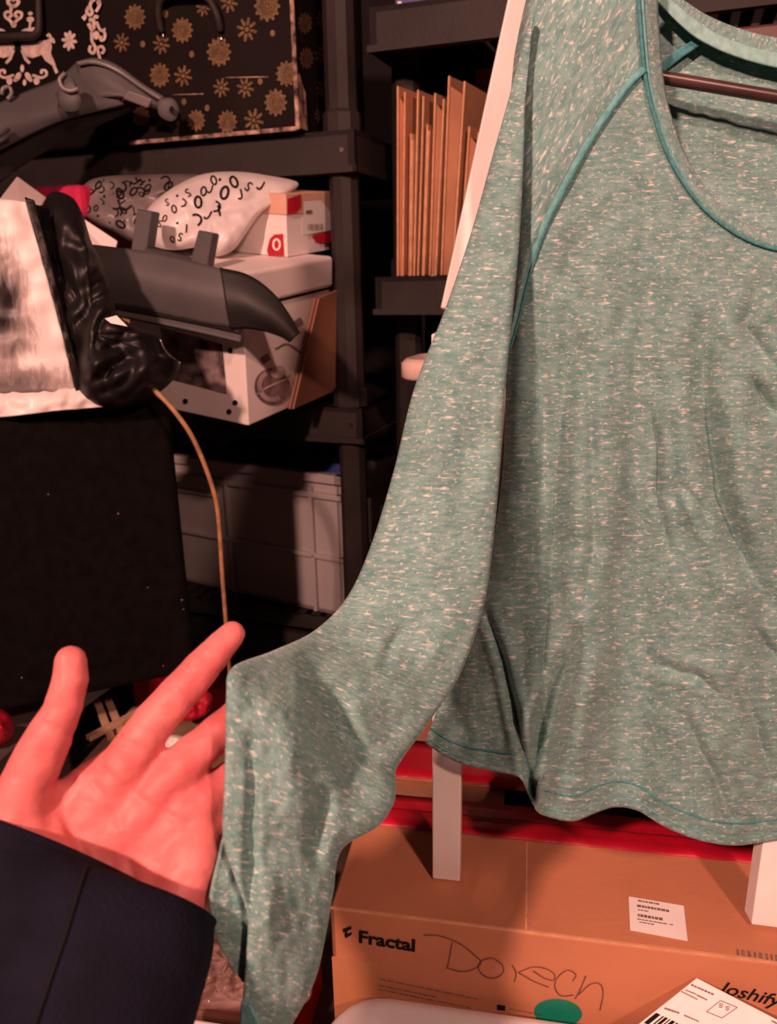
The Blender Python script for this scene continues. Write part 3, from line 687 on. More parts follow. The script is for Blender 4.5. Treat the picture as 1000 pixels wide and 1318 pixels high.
# flattened cartons, stood on edge: (px bottom-left, py bottom, px top-left, py top, px top right edge, width seen, depth offset, material)
sheets = [(511,357,511,111,9,.005,CARD,'','plain brown flattened carton at the end by the shelf post'),
          (526,352,528,172,2,.012,CARDL,'','thin ragged cardboard strip between the flattened cartons'),
          (532,356,537,116,7,.018,CARDD,'','dark brown flattened carton second from the shelf post'),
          (543,360,549,160,2,.010,CARD,'','short folded cardboard flap among the flattened cartons'),
          (552,358,559,120,11,.016,CARDD,'','deep brown flattened carton in the middle of the row'),
          (567,362,577,98,20,.020,CARDD,'','tall flattened carton with a torn upper corner'),
          (590,352,603,163,12,.026,CARD,'','orange brown cardboard sheet behind the white board')]
for i, (bx, by, tx, ty, w, dep, m, _, lab) in enumerate(sheets):
    yB = .03+.012*i
    # a sheet seen from its cut edge: the narrow front edge plus the broad face going back
    o = B_(0, .035+dep*.4, 0); n = vA
    A = PPL(bx, by, o, n); A.z = zB+.001; T = PPL(tx, ty, o, n); A2 = PPL(bx+w*.7, by, o, n); A2.z = zB+.001; T2 = PPL(tx+w, ty+4, o, n); T2.z = T.z
    back = vA*(.20+.015*(i % 3)) + uA*.044
    mb = MB()
    e = uA*.003
    # front cut edge
    mb.hexa([A, A+e, A+e+back, A+back, T, T+e, T+e+back, T+back])           # left leaf
    mb.hexa([A2, A2+e, A2+e+back, A2+back, T2-Z*.01, T2+e-Z*.01, T2+e+back-Z*.02, T2+back-Z*.02])   # right leaf
    g = vA*.004
    if w > 8: mb.hexa([A+g, A2+g, A2+g+g, A+g+g, T-Z*.012+g, T2-Z*.03+g, T2-Z*.03+g+g, T-Z*.012+g+g])   # folded spine facing out
    fc = mb.build('flattened_carton', m, bevel=.0012, label=lab, cat='cardboard', group='flattened cartons')
    for p, q in ((A, T), (A2, T2-Z*.01)):
        m2 = MB(); d_ = vA*-.0008; m2.hexa([p+d_, p+e+d_, p+e+vA*.001, p+vA*.001, q+d_, q+e+d_, q+e+vA*.001, q+vA*.001]); m2.build('cut_edge', CARDL, fc)
slab('crumpled_tissue', [(551,366,1.43), (562,372,1.43), (570,330,1.45), (562,322,1.45)], .004, PAPER, 'white paper scrap hanging at the foot of the flattened cartons', 'paper')
mb = MB(); o = PPL(611, 131, B_(0, .275, 0), vA); mb.box(o, uA, vA, Z, (0, .12), (0, .10), (0, .05)); cb = mb
o2 = V((o.x, o.y, zB+.001)); mb = MB(); mb.box(o2, uA, vA, Z, (0, .12), (0, .10), (0, o.z-zB+.055)); mb.build('small_carton', CARD, bevel=.002, label='small orange brown carton behind the flattened cartons', cat='box')
# violet box above
o = PPL(508, 12, B_(0, .025, 0), vA); mb = MB(); o.z = 1.859
rv = thing('game_box', o + uA*.1+vA*.1, 'violet flat box with pale marks on the upper shelf', 'box')
mb.box(o, uA, vA, Z, (0, .24), (0, .22), (0, .06)); mb.build('body', VIOL, rv, bevel=.002)
mb = MB(); f = pxplane(o, vA, .001); onplane(mb, poly2d([(512,2),(517,2),(517,6),(512,6)]), f); mb.build('pale_print', PAPER, rv); mb = MB(); onplane(mb, poly2d([(566,-4),(574,-4),(574,2),(566,2)]), f); mb.build('pale_print', PAPER, rv)
# small tub with lid, next shelf down
zt2 = 1.03
cn = PPL(511, 463, B_(0, -.105, 0), vA); ztop = cn.z
cc = V((cn.x, cn.y, 0)) + uA*.10 + vA*.062; tcx, tcy = cc.x, cc.y
root = thing('lidded_tub', V((tcx, tcy, zt2)), 'cream plastic tub with rounded lid below the flattened cartons', 'tub')
def rrect(c, u, v, a, b, r, n=6):
    out = []
    for sx, sy, a0 in ((1,1,0), (-1,1,90), (-1,-1,180), (1,-1,270)):
        for k in range(n+1):
            t = R(a0+90*k/n); out.append(c+u*(sx*(a-r)+r*math.cos(t))+v*(sy*(b-r)+r*math.sin(t)))
    return out
def rstack(c, u, v, prof, n=6):   # prof: (z, a, b, r)
    mb = MB(); rows = [[p+Z*z for p in rrect(c, u, v, a, b, r, n)] for z, a, b, r in prof]
    mb.grid(rows, close=True); k = len(rows[0]); mb.add(rows[0], [tuple(range(k))[::-1]]); mb.add(rows[-1], [tuple(range(k))]); return mb
rstack(cc, uA, vA, [(zt2+.001, .062, .036, .015), (ztop-.02, .080, .046, .02)]).build('body', LIDW, root)
rstack(cc, uA, vA, [(ztop-.034, .094, .057, .022), (ztop-.030, .100, .062, .026), (ztop-.007, .100, .062, .026), (ztop, .093, .055, .022), (ztop, .086, .048, .02), (ztop-.006, .080, .042, .018)]).build('lid', LIDW, root)
# dim red brown box behind neckline, on the upper right shelf
MB().box(B_(0, 0, 1.447), uA, vA, Z, (.40, .82), (.02, .34), (0, .33)).build('storage_box', mat('dull_red_brown', (.13, .05, .045), .45, .3, 9), bevel=.004, label='dull red brown box on the shelf behind the shirt collar', cat='box')
# things low on the left shelf
MB().box(fA(0, 0, .311), uA, vA, Z, (-.60, -.15), (.02, .42), (0, .27)).build('red_box', REDC, bevel=.006, label='red cardboard box on the low shelf under the grey crate', cat='box')

# ================================================================== BIG CARDBOARD BOX
ZT = .885
O = PZ(425, 1168, ZT)
yx = R(10.3); xu = V((math.cos(yx), -math.sin(yx), 0)); xv = V((math.sin(yx), math.cos(yx), 0))
BW, BD = .62, .36
def bp(a, b, c): return O + xu*a + xv*b + Z*c
root = thing('shipping_box', bp(BW/2, BD/2, BZ-ZT), 'large brown cardboard shipping box with red tape and handwriting', 'box')
T = .005
mb = MB(); Bx = lambda a, b, c: mb.box(O, xu, xv, Z, a, b, c)
Bx((0, BW), (0, T), (BZ-ZT+.001, -.002)); Bx((0, BW), (BD-T, BD), (BZ-ZT+.001, -.002)); Bx((0, T), (0, BD), (BZ-ZT+.001, -.002)); Bx((BW-T, BW), (0, BD), (BZ-ZT+.001, -.002)); Bx((0, BW), (0, BD), (BZ-ZT+.001, BZ-ZT+.006))
mb.build('body', CARD, root, bevel=.0015)
# flaps
def floc(px, py): q = PZ(px, py, ZT)-O; return q.dot(xu), q.dot(xv)
g1 = floc(640, 1040)[1]; g2 = floc(640, 1012)[1]; t1_ = floc(640, 1079)[1]; t2_ = floc(540, 956)[1]
MB().box(O, xu, xv, Z, (.001, BW-.001), (.001, g1), (-.004, 0)).build('flap', CARD, root, bevel=.0015)
MB().box(O, xu, xv, Z, (.001, BW-.001), (g2, BD-.001), (-.004, .001)).build('flap', CARD, root, bevel=.0015)
MB().box(O, xu, xv, Z, (T+.001, .155), (T+.002, BD-T-.002), (-.009, -.0055)).build('flap', CARDD, root)
MB().box(O, xu, xv, Z, (BW-.165, BW-T-.001), (T+.002, BD-T-.002), (-.009, -.0055)).build('flap', CARDD, root)
def wavy(a0, a1, b0f, b1f, z):
    rows = []
    for j in range(5):
        rows.append([bp(a0+(a1-a0)*i/60, b0f(i/60)+(b1f(i/60)-b0f(i/60))*j/4, z+.0012*abs(nz(i*.5, j, 3))) for i in range(61)])
    m_ = MB(); m_.grid(rows); return m_
wavy(.0, BW, lambda s: t1_+.0015*nz(s*30, 1), lambda s: g1+.004, .0012).build('red_tape', REDT, root, solid=.0006, offset=1)
wavy(.0, BW, lambda s: g2-.003+.002*nz(s*25, 6), lambda s: t2_, .0022).build('red_tape', REDT, root, solid=.0006, offset=1)
wavy(.0, BW, lambda s: t1_+(g1-t1_)*.50+.001*nz(s*20, 9), lambda s: t1_+(g1-t1_)*.56+.001*nz(s*20, 9), .0036).build('tape_crease', mat('dark_red', (.20, .004, .012), .5), root)
MB().box(bp(.20, .26, -.10), xu, xv, Z, (0, .1), (-.07, .0), (0, .06)).build('padding', mat('pale_foam', (.5, .36, .32), .8, .2, 20), root, bevel=.01)
# crease line on the flap, faint
ca = floc(677, 1200)[0]
MB().box(O, xu, xv, Z, (ca-.0008, ca+.0008), (.002, t1_-.001), (0, .0004)).build('crease', CARDL, root)
MB().box(O, xu, xv, Z, (.0, BW), (-.0006, .0012), (-.0012, .0004)).build('worn_fold', CARDL, root)
MB().box(O, xu, xv, Z, (-.0006, .045), (-.0008, 0), (BZ-ZT+.01, -.058)).build('clear_tape', mat('brown_tape', (.47, .205, .095), .4, .1, 9), root)
fpn = pxplane(O, xv, .0007); ftop = lambda px, py: PZ(px, py, ZT+.0007)
# printed brand: three slanted bars then word
mb = MB()
for pts in ([(441,1195),(452,1191),(453,1195),(442,1200)], [(443,1202),(454,1199),(452,1203),(445,1207)], [(444,1199),(447,1197),(447,1206),(444,1206)]): onplane(mb, poly2d(pts), fpn)
mb.build('printed_logo', INK, root, smooth=False)
def face_text(s, pa, pb, bold, m, name, o, un, nn, f, shear=0, eps=.0009):
    A = f(*pa); Bp = f(*pb); ux = (Bp-A); w = ux.length; ux.normalize(); uy = nn.cross(ux).normalized()
    if uy.z < 0 and abs(uy.z) > .3: uy = -uy
    vs, fs = text2d(s, 1, bold, shear); x0 = min(v[0] for v in vs); x1 = max(v[0] for v in vs); k = w/(x1-x0)
    mb = MB(); mb.add([A+ux*(v[0]-x0)*k+uy*v[1]*k for v in vs], fs); return mb.build(name, m, root, smooth=False)
face_text('Fractal', (462, 1212), (534, 1224), .035, INK, 'printed_word', O, xu, -xv, fpn)
face_text('loshify', (926, 1277), (1004, 1296), .015, INK, 'printed_word', O, xu, -xv, fpn, .25)
mb = MB()
for bx, by in ((446, 1250), (640, 1292)): onplane(mb, poly2d([(bx, by), (bx+10, by+1.5), (bx+10, by+8.5), (bx, by+7)]), fpn)
onplane(mb, poly2d([(0,0),(0,.1),(.1,0)]), lambda x, y: O-Z*.05-xv*-.004)
mb.build('printed_mark', INK, root, smooth=False)
mb = MB()
for r_, (x0, x1) in enumerate(((460, 610), (446, 560), (446, 604), (657, 700))):
    x = x0
    while x < x1:
        w = rd.uniform(4, 13); y = (1252.5+(x-460)*.205 if r_ == 0 else 1258+(x-446)*.205 if r_ == 1 else 1263+(x-446)*.205 if r_ == 2 else 1297+(x-657)*.19)
        onplane(mb, poly2d([(x, y), (x+w, y+w*.205), (x+w, y+w*.205+1.9), (x, y+1.9)]), fpn); x += w+2
mb.build('printed_lines', INKG, root, smooth=False, kind='stuff')
mb = MB(); x = 948
while x < 1010:
    w = rd.uniform(4, 7); y = 1221+(x-948)*.15; onplane(mb, poly2d([(x, y), (x+w*.6, y+1), (x+w*.8, y+9), (x+w*.1, y+8)]), ftop); x += w+2
mb.build('printed_lines', INKG, root, smooth=False, kind='stuff')
# handwriting
mb = MB()
for st in ([(545,1203),(566,1204),(592,1214),(611,1229),(619,1238),(611,1246),(595,1250),(574,1245)], [(582,1212),(579,1230),(576,1245)],
           [(646,1240),(634,1233),(620,1236),(616,1246),(624,1256),(638,1258),(648,1250),(646,1240)], [(659,1241),(664,1252),(662,1263)],
           [(667,1251),(685,1244),(702,1246),(713,1253),(712,1261),(700,1258),(686,1249)], [(667,1251),(686,1262),(706,1270)],
           [(737,1262),(741,1254),(730,1248),(717,1258),(714,1270),(722,1281),(738,1280)], [(754,1255),(747,1272),(740,1285)], [(744,1280),(760,1266),(772,1266),(776,1278),(772,1300)]):
    onplane(mb, ribbon2d(st, 1.5, 30), fpn)
mb.build('handwriting', PEN, root, smooth=False)
mb = MB(); onplane(mb, ell2d(718, 1303, 31, 18, 32, .08), fpn); mb.build('round_sticker', GREEN, root)
mb = MB(); onplane(mb, poly2d([(809, 1154), (880, 1166), (885, 1211), (811, 1197)]), ftop); lb = mb.build('address_label', PAPER, root, solid=.0004)
mb = MB(); ft2 = lambda px, py: PZ(px, py, ZT+.0014)
for x0, x1, y, h in ((821,848,1158,3), (820,862,1164,4.5), (821,835,1170,2), (821,850,1176,5), (820,856,1182,2), (823,840,1186,2), (862,867,1189,2)):
    x = x0
    while x < x1:
        w = rd.uniform(2, 6); yy = y+(x-x0)*.17; onplane(mb, poly2d([(x, yy), (x+w, yy+w*.17), (x+w, yy+w*.17+h*.7), (x, yy+h*.7)]), ft2); x += w+1
mb.build('printed_lines', INKG, lb, smooth=False, kind='stuff')

# parcel label card in front, leaning on the box
pa = [(897, 1259), (800, 1336), (905, 1400), (1030, 1328)]
n0 = (xv*-.80 + Z*.60).normalized(); po = PPL(897, 1259, O - xv*.004, xv)
pq = [PPL(x, y, po, n0) for x, y in pa]
rp = thing('parcel', sum(pq, V((0,0,0)))/4, 'white addressed parcel leaning against the front of the shipping box', 'parcel')
mb = MB(); mb.hexa(pq+[p - n0*.0015 for p in pq]); mb.build('body', PAPER, rp, bevel=.0004)
pf = pxplane(po, n0, .0007); mb = MB()
def c8(x, y): return 820+x*.18, 1220+y*.18
for a, b, w in (((385,262),(550,335),18), ((345,300),(420,330),13), ((425,335),(500,372),16), ((315,310),(430,368),12), ((195,430),(300,465),20), ((335,480),(440,525),14), ((960,520),(1010,545),18)):
    A, Bq = c8(*a), c8(*b); t = 0
    while t < 1:
        dt = rd.uniform(.06, .18); q0 = tuple(i+(j-i)*t for i, j in zip(A, Bq)); q1 = tuple(i+(j-i)*min(1, t+dt*.8) for i, j in zip(A, Bq)); onplane(mb, ribbon2d([q0, q1], w*.13, 2), pf); t += dt
mb.build('printed_lines', INKG, rp, smooth=False, kind='stuff')
mb = MB(); ux = (c8(330, 560)[0]-c8(130, 465)[0], c8(330, 560)[1]-c8(130, 465)[1])
for k, w in enumerate((.16, .05, .10, .04, .12, .05, .05, .12, .06)):
    t = [0, .24, .33, .48, .57, .74, .83, .92, 1.08][k]; bx, by = c8(135, 462); A = (bx+ux[0]*t, by+ux[1]*t); Bq = (bx+ux[0]*(t+w), by+ux[1]*(t+w)); dn = (-16, 13)
    onplane(mb, poly2d([A, Bq, (Bq[0]+dn[0], Bq[1]+dn[1]), (A[0]+dn[0], A[1]+dn[1])]), pf)
mb.build('barcode', INK, rp, smooth=False)
mb = MB(); P4 = [c8(595, 375), c8(715, 425), c8(605, 500), c8(495, 455)]
for a, b in zip(P4, P4[1:]+P4[:1]): onplane(mb, ribbon2d([a, b], 1.1, 2), pf)
for x, y in ((598, 410), (645, 430)):
    cx, cy_ = c8(x, y); onplane(mb, ribbon2d([(cx+3.2, cy_-1.2), (cx, cy_-2.4), (cx-2, cy_-.6), (cx+1.5, cy_+.8), (cx+.2, cy_+2.6), (cx-2.8, cy_+1.6)], 1.2, 14), pf)
mb.build('printed_stamp', INKG, rp, smooth=False)

# translucent tub in front of the box
zr = PZ(480, 1284, .80).z; tcr = PPL(500, 1284, O - xv*.012, xv); zr = tcr.z
la = (PZ(423, 1318, zr)-O).dot(xu)
cen = bp(la+.258, -.010-.155, 0); cen.z = 0
root2 = thing('plastic_tub', V((cen.x, cen.y, BZ)), 'milky white plastic tub with rolled rim before the shipping box', 'tub')
a_, b_ = .26, .155
rstack(cen, xu, xv, [(BZ+.001, a_-.04, b_-.03, .03), (zr-.02, a_-.008, b_-.008, .045)]).build('body', TUBW, root2)
rstack(cen, xu, xv, [(zr-.022, a_-.002, b_-.002, .05), (zr-.016, a_, b_, .052), (zr-.003, a_, b_, .052), (zr, a_-.003, b_-.003, .05), (zr, a_-.013, b_-.013, .042), (zr-.012, a_-.018, b_-.018, .038), (zr-.013, a_-.06, b_-.06, .03)]).build('lid', TUBW, root2)

# ================================================================== WHITE STAND
stand = thing('display_stand', PZ(575, 1133, ZT), 'white painted wooden display stand behind the teal shirt', 'stand')
def bar(p0, p1, u, w, d, name):
    ud = u.normalized(); t = (p1-p0).normalized(); vd = t.cross(ud).normalized(); ud = vd.cross(t).normalized()
    if vd.y < 0: vd = -vd
    P = [p0+ud*-w/2, p0+ud*w/2, p0+ud*w/2+vd*d, p0-ud*w/2+vd*d]; Q = [p+(p1-p0) for p in P]
    mb = MB(); mb.hexa(P+Q); return mb.build(name, WHTP, stand, bevel=.0012)
lf = PZ(574, 1133, ZT+.002); lt = V((lf.x, lf.y, PY(571, 430, lf.y).z))
bar(lf, lt, xu, .0265, .018, 'leg')
rf = PZ(989, 1193, ZT+.0035); rt_ = V((rf.x+.075, rf.y+.14, 1.80))
yr = xu*.8+xv*-.25
bar(rf, rt_, X*.98+Y_*-.12, .029, .020, 'leg')
s0_ = PY(594, 402, lf.y-.002); s1_ = PY(738, -245, lf.y+.035)
bar(s0_, s1_, X, .032, .011, 'slanted_board')
bar(PY(586, 450, lf.y+.004), PY(596, 375, lf.y+.004), X, .014, .012, 'joint_block')
zc = s1_.z
ra, rb = V((s1_.x-.03, s1_.y+.004, zc)), V((rt_.x+.04, rt_.y, zc)); bar(ra, rb, Z, .03, .018, 'top_rail')

# ================================================================== SHIRT
sh = thing('long_sleeved_shirt', PY(800, 1060, .58), 'teal heather raglan long sleeved shirt hanging with one sleeve held out', 'shirt')
creases = [([(900,400),(908,520),(925,640),(960,730),(1005,800)], 16, .010), ([(838,530),(848,575),(846,640),(866,720)], 5, .0030), ([(880,620),(905,660),(915,690)], 6, .003),
           ([(625,782),(648,850),(664,920),(676,980),(690,1030)], 5, .010), ([(745,800),(722,880),(706,960),(690,1020)], 15, .018), ([(958,790),(985,830),(1010,860)], 7, .004),
           ([(760,470),(764,700),(748,800)], 8, .0035), ([(690,400),(700,560),(704,700)], 14, .005), ([(870,900),(915,990),(940,1050)], 8, .004), ([(940,860),(975,940),(990,1000)], 9, .005), ([(830,850),(900,870),(950,920)], 7, .003),
           ([(960,480),(1000,540)], 9, .005), ([(700,860),(670,960)], 8, -.004), ([(990,320),(960,420),(1000,480)], 9, .0035), ([(900,265),(912,380)], 8, .003), ([(790,560),(800,660)], 9, -.0025)]
def fdisp(px, py, s, t):
    d = 0
    for pl, w, a in creases:
        xs = [q[0] for q in pl]; ys = [q[1] for q in pl]
        if px < min(xs)-4*w or px > max(xs)+4*w or py < min(ys)-4*w or py > max(ys)+4*w: continue
        q, tt = segt(px, py, pl); k = math.sin(math.pi*min(1, max(0, tt if py < 1000 or tt < .5 else .5)))**.8
        d += 1.6*k*a*math.exp(-(q/w)**2) - 1.6*k*a*.35*(math.exp(-((q-2.2*w)/(w*1.2))**2)+math.exp(-((q+2.2*w)/(w*1.2))**2))
    lo = max(0, (py-380)/700)
    d += .007*lo*math.sin(px/36+py/190) + .004*lo*nz(px/45, py/130, 4) + .0018*nz(px/18, py/34, 6) + .0012*nz(px/9, py/12, 9)*lo
    return d
top = [(655,442,.575),(662,420,.57),(672,370,.562),(685,330,.557),(700,290,.554),(725,240,.55),(755,185,.548),(790,132,.547),(822,94,.547),(831,104,.547),(842,150,.546),(862,205,.544),(900,262,.542),(950,302,.540),(1000,321,.538),(1060,326,.537),(1120,318,.537),(1180,290,.538),(1230,220,.54),(1265,94,.543),(1330,180,.548),(1400,330,.56),(1445,442,.575)]
hem = [(548,955,.60),(572,972,.592),(600,984,.585),(636,992,.582),(668,1000,.586),(682,1026,.60),(692,1044,.588),(712,1052,.565),(738,1056,.553),(764,1046,.558),(790,1038,.570),(820,1042,.572),(850,1060,.560),(880,1074,.552),(915,1084,.548),(950,1087,.546),(990,1082,.550),(1030,1078,.555),(1080,1084,.55),(1140,1090,.548),(1220,1080,.552),(1320,1060,.56),(1500,1010,.59)]
TC = resample(top, 300, True); HC = resample(hem, 300, True)
def body_rows(TC, HC, nu, yofs=0, disp=None, bulge=.0):
    rows = []; uvs = []; n = len(TC)
    for i in range(nu):
        f = i/(nu-1); row = []; uv = []
        for k in range(n):
            a, b = TC[k], HC[k]; px = a[0]+(b[0]-a[0])*f; py = a[1]+(b[1]-a[1])*f; yy = a[2]+(b[2]-a[2])*f
            # waist: side seam follows a curve
            e = (1-min(1, k/(n*.3)))
            px += e*e*34*math.sin(math.pi*f)**1.2*(1 if k < n/2 else 0)
            if disp: yy += disp(px, py, f, k/n)*min(1, f*8)
            row.append(PY(px, py, yy)); uv.append((px*.00056, -py*.00056))
        rows.append(row); uvs.append(uv)
    return rows, uvs
rows, uvs = body_rows(TC, HC, 260, 0, fdisp)
mb = MB(); mb.grid(rows, uvs); front = mb
mb.build('front_panel', FAB, sh, solid=.0012, offset=-1)
hrow = rows
# hem stitching rows
for off in (9, 0):
    pass
def along(rows, idx, r, name, m, lift=.0012, step=2):
    mb = MB(); pts = [toward(p, lift) for p in rows[idx][::step]]; mb.tube(pts, r, 6); mb.build(name, m, sh)
along(rows, int(260*.962), .0009, 'hem_stitch', TEAL, .0020)
along(rows, int(260*.985), .0006, 'hem_stitch', TEALB, .0020)
mb = MB(); g = [[toward(p, .0010) for p in rows[i]] for i in range(int(260*.962), 260)]; mb.grid(g, uvs[int(260*.962):]); mb.build('hem', FAB, sh, solid=.001)
# back panel
btop = [(655,442,.58),(690,300,.592),(740,160,.600),(800,40,.606),(838,-40,.61),(862,-12,.612),(890,10,.613),(920,27,.614),(960,41,.615),(1000,50,.616),(1060,56,.616),(1120,52,.616),(1180,35,.613),(1240,0,.609),(1270,-40,.606),(1330,160,.60),(1400,320,.59),(1445,442,.58)]
bhem = [(548,955,.602),(580,960,.606),(640,975,.606),(690,985,.604),(760,1000,.598),(840,1010,.589),(900,1012,.578),(960,1012,.568),(1000,1014,.562),(1060,1020,.562),(1150,1020,.562),(1250,1015,.566),(1350,1005,.572),(1500,1008,.592)]
BT = resample(btop, 200, True); BH = resample(bhem, 200, True)
brow, buv = body_rows(BT, BH, 120, 0, lambda x, y, s, t: .003*nz(x/40, y/70, 2)+.0015*nz(x/15, y/20, 5))
mb = MB(); mb.grid(brow, buv); mb.build('back_panel', FAB, sh, solid=.0012, offset=1)
# collar binding at the back, with inner tape
def strip(rails, name, m, nu=80, nv=8, solid=.0012, W=.3, H=.02, disp=None):
    mb = loft(rails, nu, nv, disp, W, H); return mb.build(name, m, sh, solid=solid)
strip([[(830,-50,0.603),(862,-14,0.604),(890,8,0.605),(920,25,0.606),(960,40,0.607),(1000,49,0.608),(1060,55,0.608),(1130,50,0.607),(1190,32,.605),(1245,-12,.603),(1272,-50,.603)], [(826,-32,0.6),(852,3,0.6),(880,32,0.601),(905,50,0.602),(945,66,0.603),(1000,76,0.604),(1060,81,0.604),(1130,76,0.603),(1190,58,.601),(1252,4,.6),(1276,-32,.6)]], 'collar_band', FAB, W=.02, H=.3)
strip([[(845,-20,0.598),(866,2,0.598),(890,22,0.599),(915,40,0.6),(955,57,0.601),(1000,68,0.602),(1060,73,0.602),(1130,68,.6),(1190,48,.599),(1235,10,.598),(1262,-22,.598)], [(832,-18,0.596),(850,6,0.596),(880,36,0.597),(905,54,0.598),(945,72,0.599),(1000,87,0.6),(1060,92,0.6),(1130,86,.6),(1195,62,.598),(1250,10,.596),(1270,-20,.596)]], 'collar_tape', TEALT, W=.02, H=.3)
strip([[(848,84,.600),(872,64,.603),(905,44,.606)], [(853,94,.600),(878,74,.603),(914,50,.606)]], 'back_raglan_seam', TEAL, 30, 5, .002)
# front neckline band
seam = [(816,-60,.555),(820,-20,.55),(823,20,.547),(826,60,.546),(831,104,.546),(842,150,.545),(862,205,.543),(900,262,.541),(950,302,.539),(1000,321,.537),(1060,327,.536),(1120,318,.536),(1180,290,.537),(1230,220,.539),(1262,100,.545),(1268,40,.547),(1270,-20,.55),(1274,-60,.555)]
rim = [(846,-60,.575),(846,-20,.568),(846,20,.563),(849,60,.560),(853,104,.557),(863,150,.553),(881,200,.549),(914,252,.545),(956,288,.542),(1002,306,.541),(1060,311,.540),(1120,303,.540),(1180,277,.54),(1214,205,.544),(1238,100,.557),(1244,40,.562),(1246,-20,.568),(1248,-60,.575)]
strip([seam, [((a[0]+b[0])/2, (a[1]+b[1])/2, (a[2]+b[2])/2-.003) for a, b in zip(seam, rim)], rim], 'neck_band', FAB, 120, 10, .0015, .02, .3)
mb = MB(); mb.tube([toward(PY(*p), .0012) for p in resample(seam, 120, True)], .0013, 8); mb.build('neck_seam', TEAL, sh)
mb = MB(); mb.tube([toward(PY(p[0]+5, p[1]-1, p[2]), .0008) for p in resample(seam, 120, True)], .0009, 8); mb.build('neck_seam', TEALB, sh)
# raglan seam
rag = [(828,88,.546),(808,108,.546),(790,132,.546),(755,185,.547),(725,240,.549),(700,290,.553),(685,330,.556),(675,362,.559),(664,410,.563),(652,450,.568)]
strip([[(p[0]-3, p[1]-2, p[2]-.0014) for p in rag], [(p[0]+3, p[1]+2, p[2]-.0014) for p in rag]], 'raglan_seam', TEALB, 80, 5, .002, .01, .3)
mb = MB(); mb.tube([toward(PY(p[0]+3.5, p[1]+2, p[2]), .0026) for p in resample(rag, 80, True)], .0010, 6); mb.build('raglan_stitch', TEAL, sh)
# shoulder cap
ylist = [(-50,728,824,.634,.622),(-98,736,820,.622,.610),(-112,735,815,.60,.585),(-60,712,816,.575,.558),(0,694,822,.566,.549),(60,681,826,.561,.548),(90,677,827,.560,.548),(140,673,784,.561,.549),(200,670,748,.561,.549),(260,668,715,.561,.551),(330,666,685,.562,.557),(390,658,667,.566,.561),(446,648,654,.572,.568)]
R0 = [(l, y, a) for y, l, r, a, b in ylist]; R1 = [((l+r)/2+3, y, (a+b)/2-.006) for y, l, r, a, b in ylist]; R2 = [(r, y, b) for y, l, r, a, b in ylist]
R00 = [(l-16, y, a+(.008 if y < -90 or a > .62 else .02)) for y, l, r, a, b in ylist]
def rotuv(mb, ang, sc):
    c, s = math.cos(ang), math.sin(ang); mb.uv = [((u*c-v*s)*sc, (u*s+v*c)*sc) for u, v in mb.uv]; return mb
mb = loft([R00, R0, R1, R2], 120, 40, lambda x, y, s, t: .0015*nz(x/14, y/40, 3))
mb.uv = [(0, 0)]*len(mb.v)
k = 0
for i in range(120):
    for j in range(40):
        p = mb.rows[i][j]; u, v = p.x, p.z; c, s = math.cos(R(-62)), math.sin(R(-62)); mb.uv[k] = (u*c-v*s, u*s+v*c); k += 1
mb.build('shoulder_panel', FAB, sh, solid=.0012)
# sleeve: cross sections, (left px,py,Y) (right px,py,Y) half thickness front / back
sec = [((682,22,.552),(687,22,.55),.002),((657,118,.550),(677,120,.546),.004),((634,200,.546),(674,202,.54),.006),((606,300,.541),(669,302,.534),.009),((572,400,.533),(660,402,.526),.011),((533,500,.520),(650,502,.514),.012),
       ((507,605,.503),(643,607,.498),.012),((478,700,.483),(634,704,.480),.012),((447,768,.463),(622,782,.465),.012),((404,812,.43),(592,868,.448),.012),((350,838,.372),(552,930,.420),.012),((298,860,.330),(512,986,.392),.012),
       ((291,900,.319),(510,1012,.374),.011),((290,960,.312),(506,1036,.362),.010),((288,1020,.305),(486,1064,.350),.010),((287,1080,.300),(440,1094,.338),.009),((302,1130,.294),(429,1148,.326),.008),((318,1180,.289),(420,1200,.318),.007),((316,1240,.286),(406,1260,.312),.006),((311,1300,.285),(380,1312,.307),.006),((308,1352,.285),(352,1354,.303),.006)]
Ls = resample([q[0] for q in sec], 220); Rs = resample([q[1] for q in sec], 220); Ts = resample([(q[2],) for q in sec], 220)
scr = [([(322,930),(326,1000),(323,1090),(320,1190)], 8, .006), ([(402,1120),(412,1060),(425,1010)], 13, .008), ([(490,870),(505,830),(520,805)], 7, .004), ([(420,870),(440,960),(470,1000)], 22, .010), ([(360,880),(372,960),(380,1050)], 24, -.008), ([(450,900),(480,960)], 10, -.004),
       ([(470,800),(420,850),(400,870)], 16, .006), ([(560,450),(520,640)], 18, -.003), ([(640,330),(610,560),(590,700)], 20, .0025), ([(395,830),(440,800),(500,790)], 14, .004), ([(345,1120),(350,1240)], 14, -.004)]
def sdisp(px, py):
    d = 0
    for pl, w, a in scr:
        q, tt = segt(px, py, pl); d += a*math.sin(math.pi*tt)**.7*math.exp(-(q/w)**2)
    if 815 < py < 1040:   # the sleeve turns under along this edge
        h = px - (382+.30*(py-830)+6*math.sin(py/30)); k = math.sin(math.pi*(py-815)/225)**.6
        if h > -40: d += .016*k/(1+math.exp(-h/5))*math.exp(-max(0, h)/75)
    return d + .0028*nz(px/34, py/60, 12) + .0012*nz(px/13, py/16, 15)
NF = 60; rows = []; uvs = []; acc = 0; prev = None
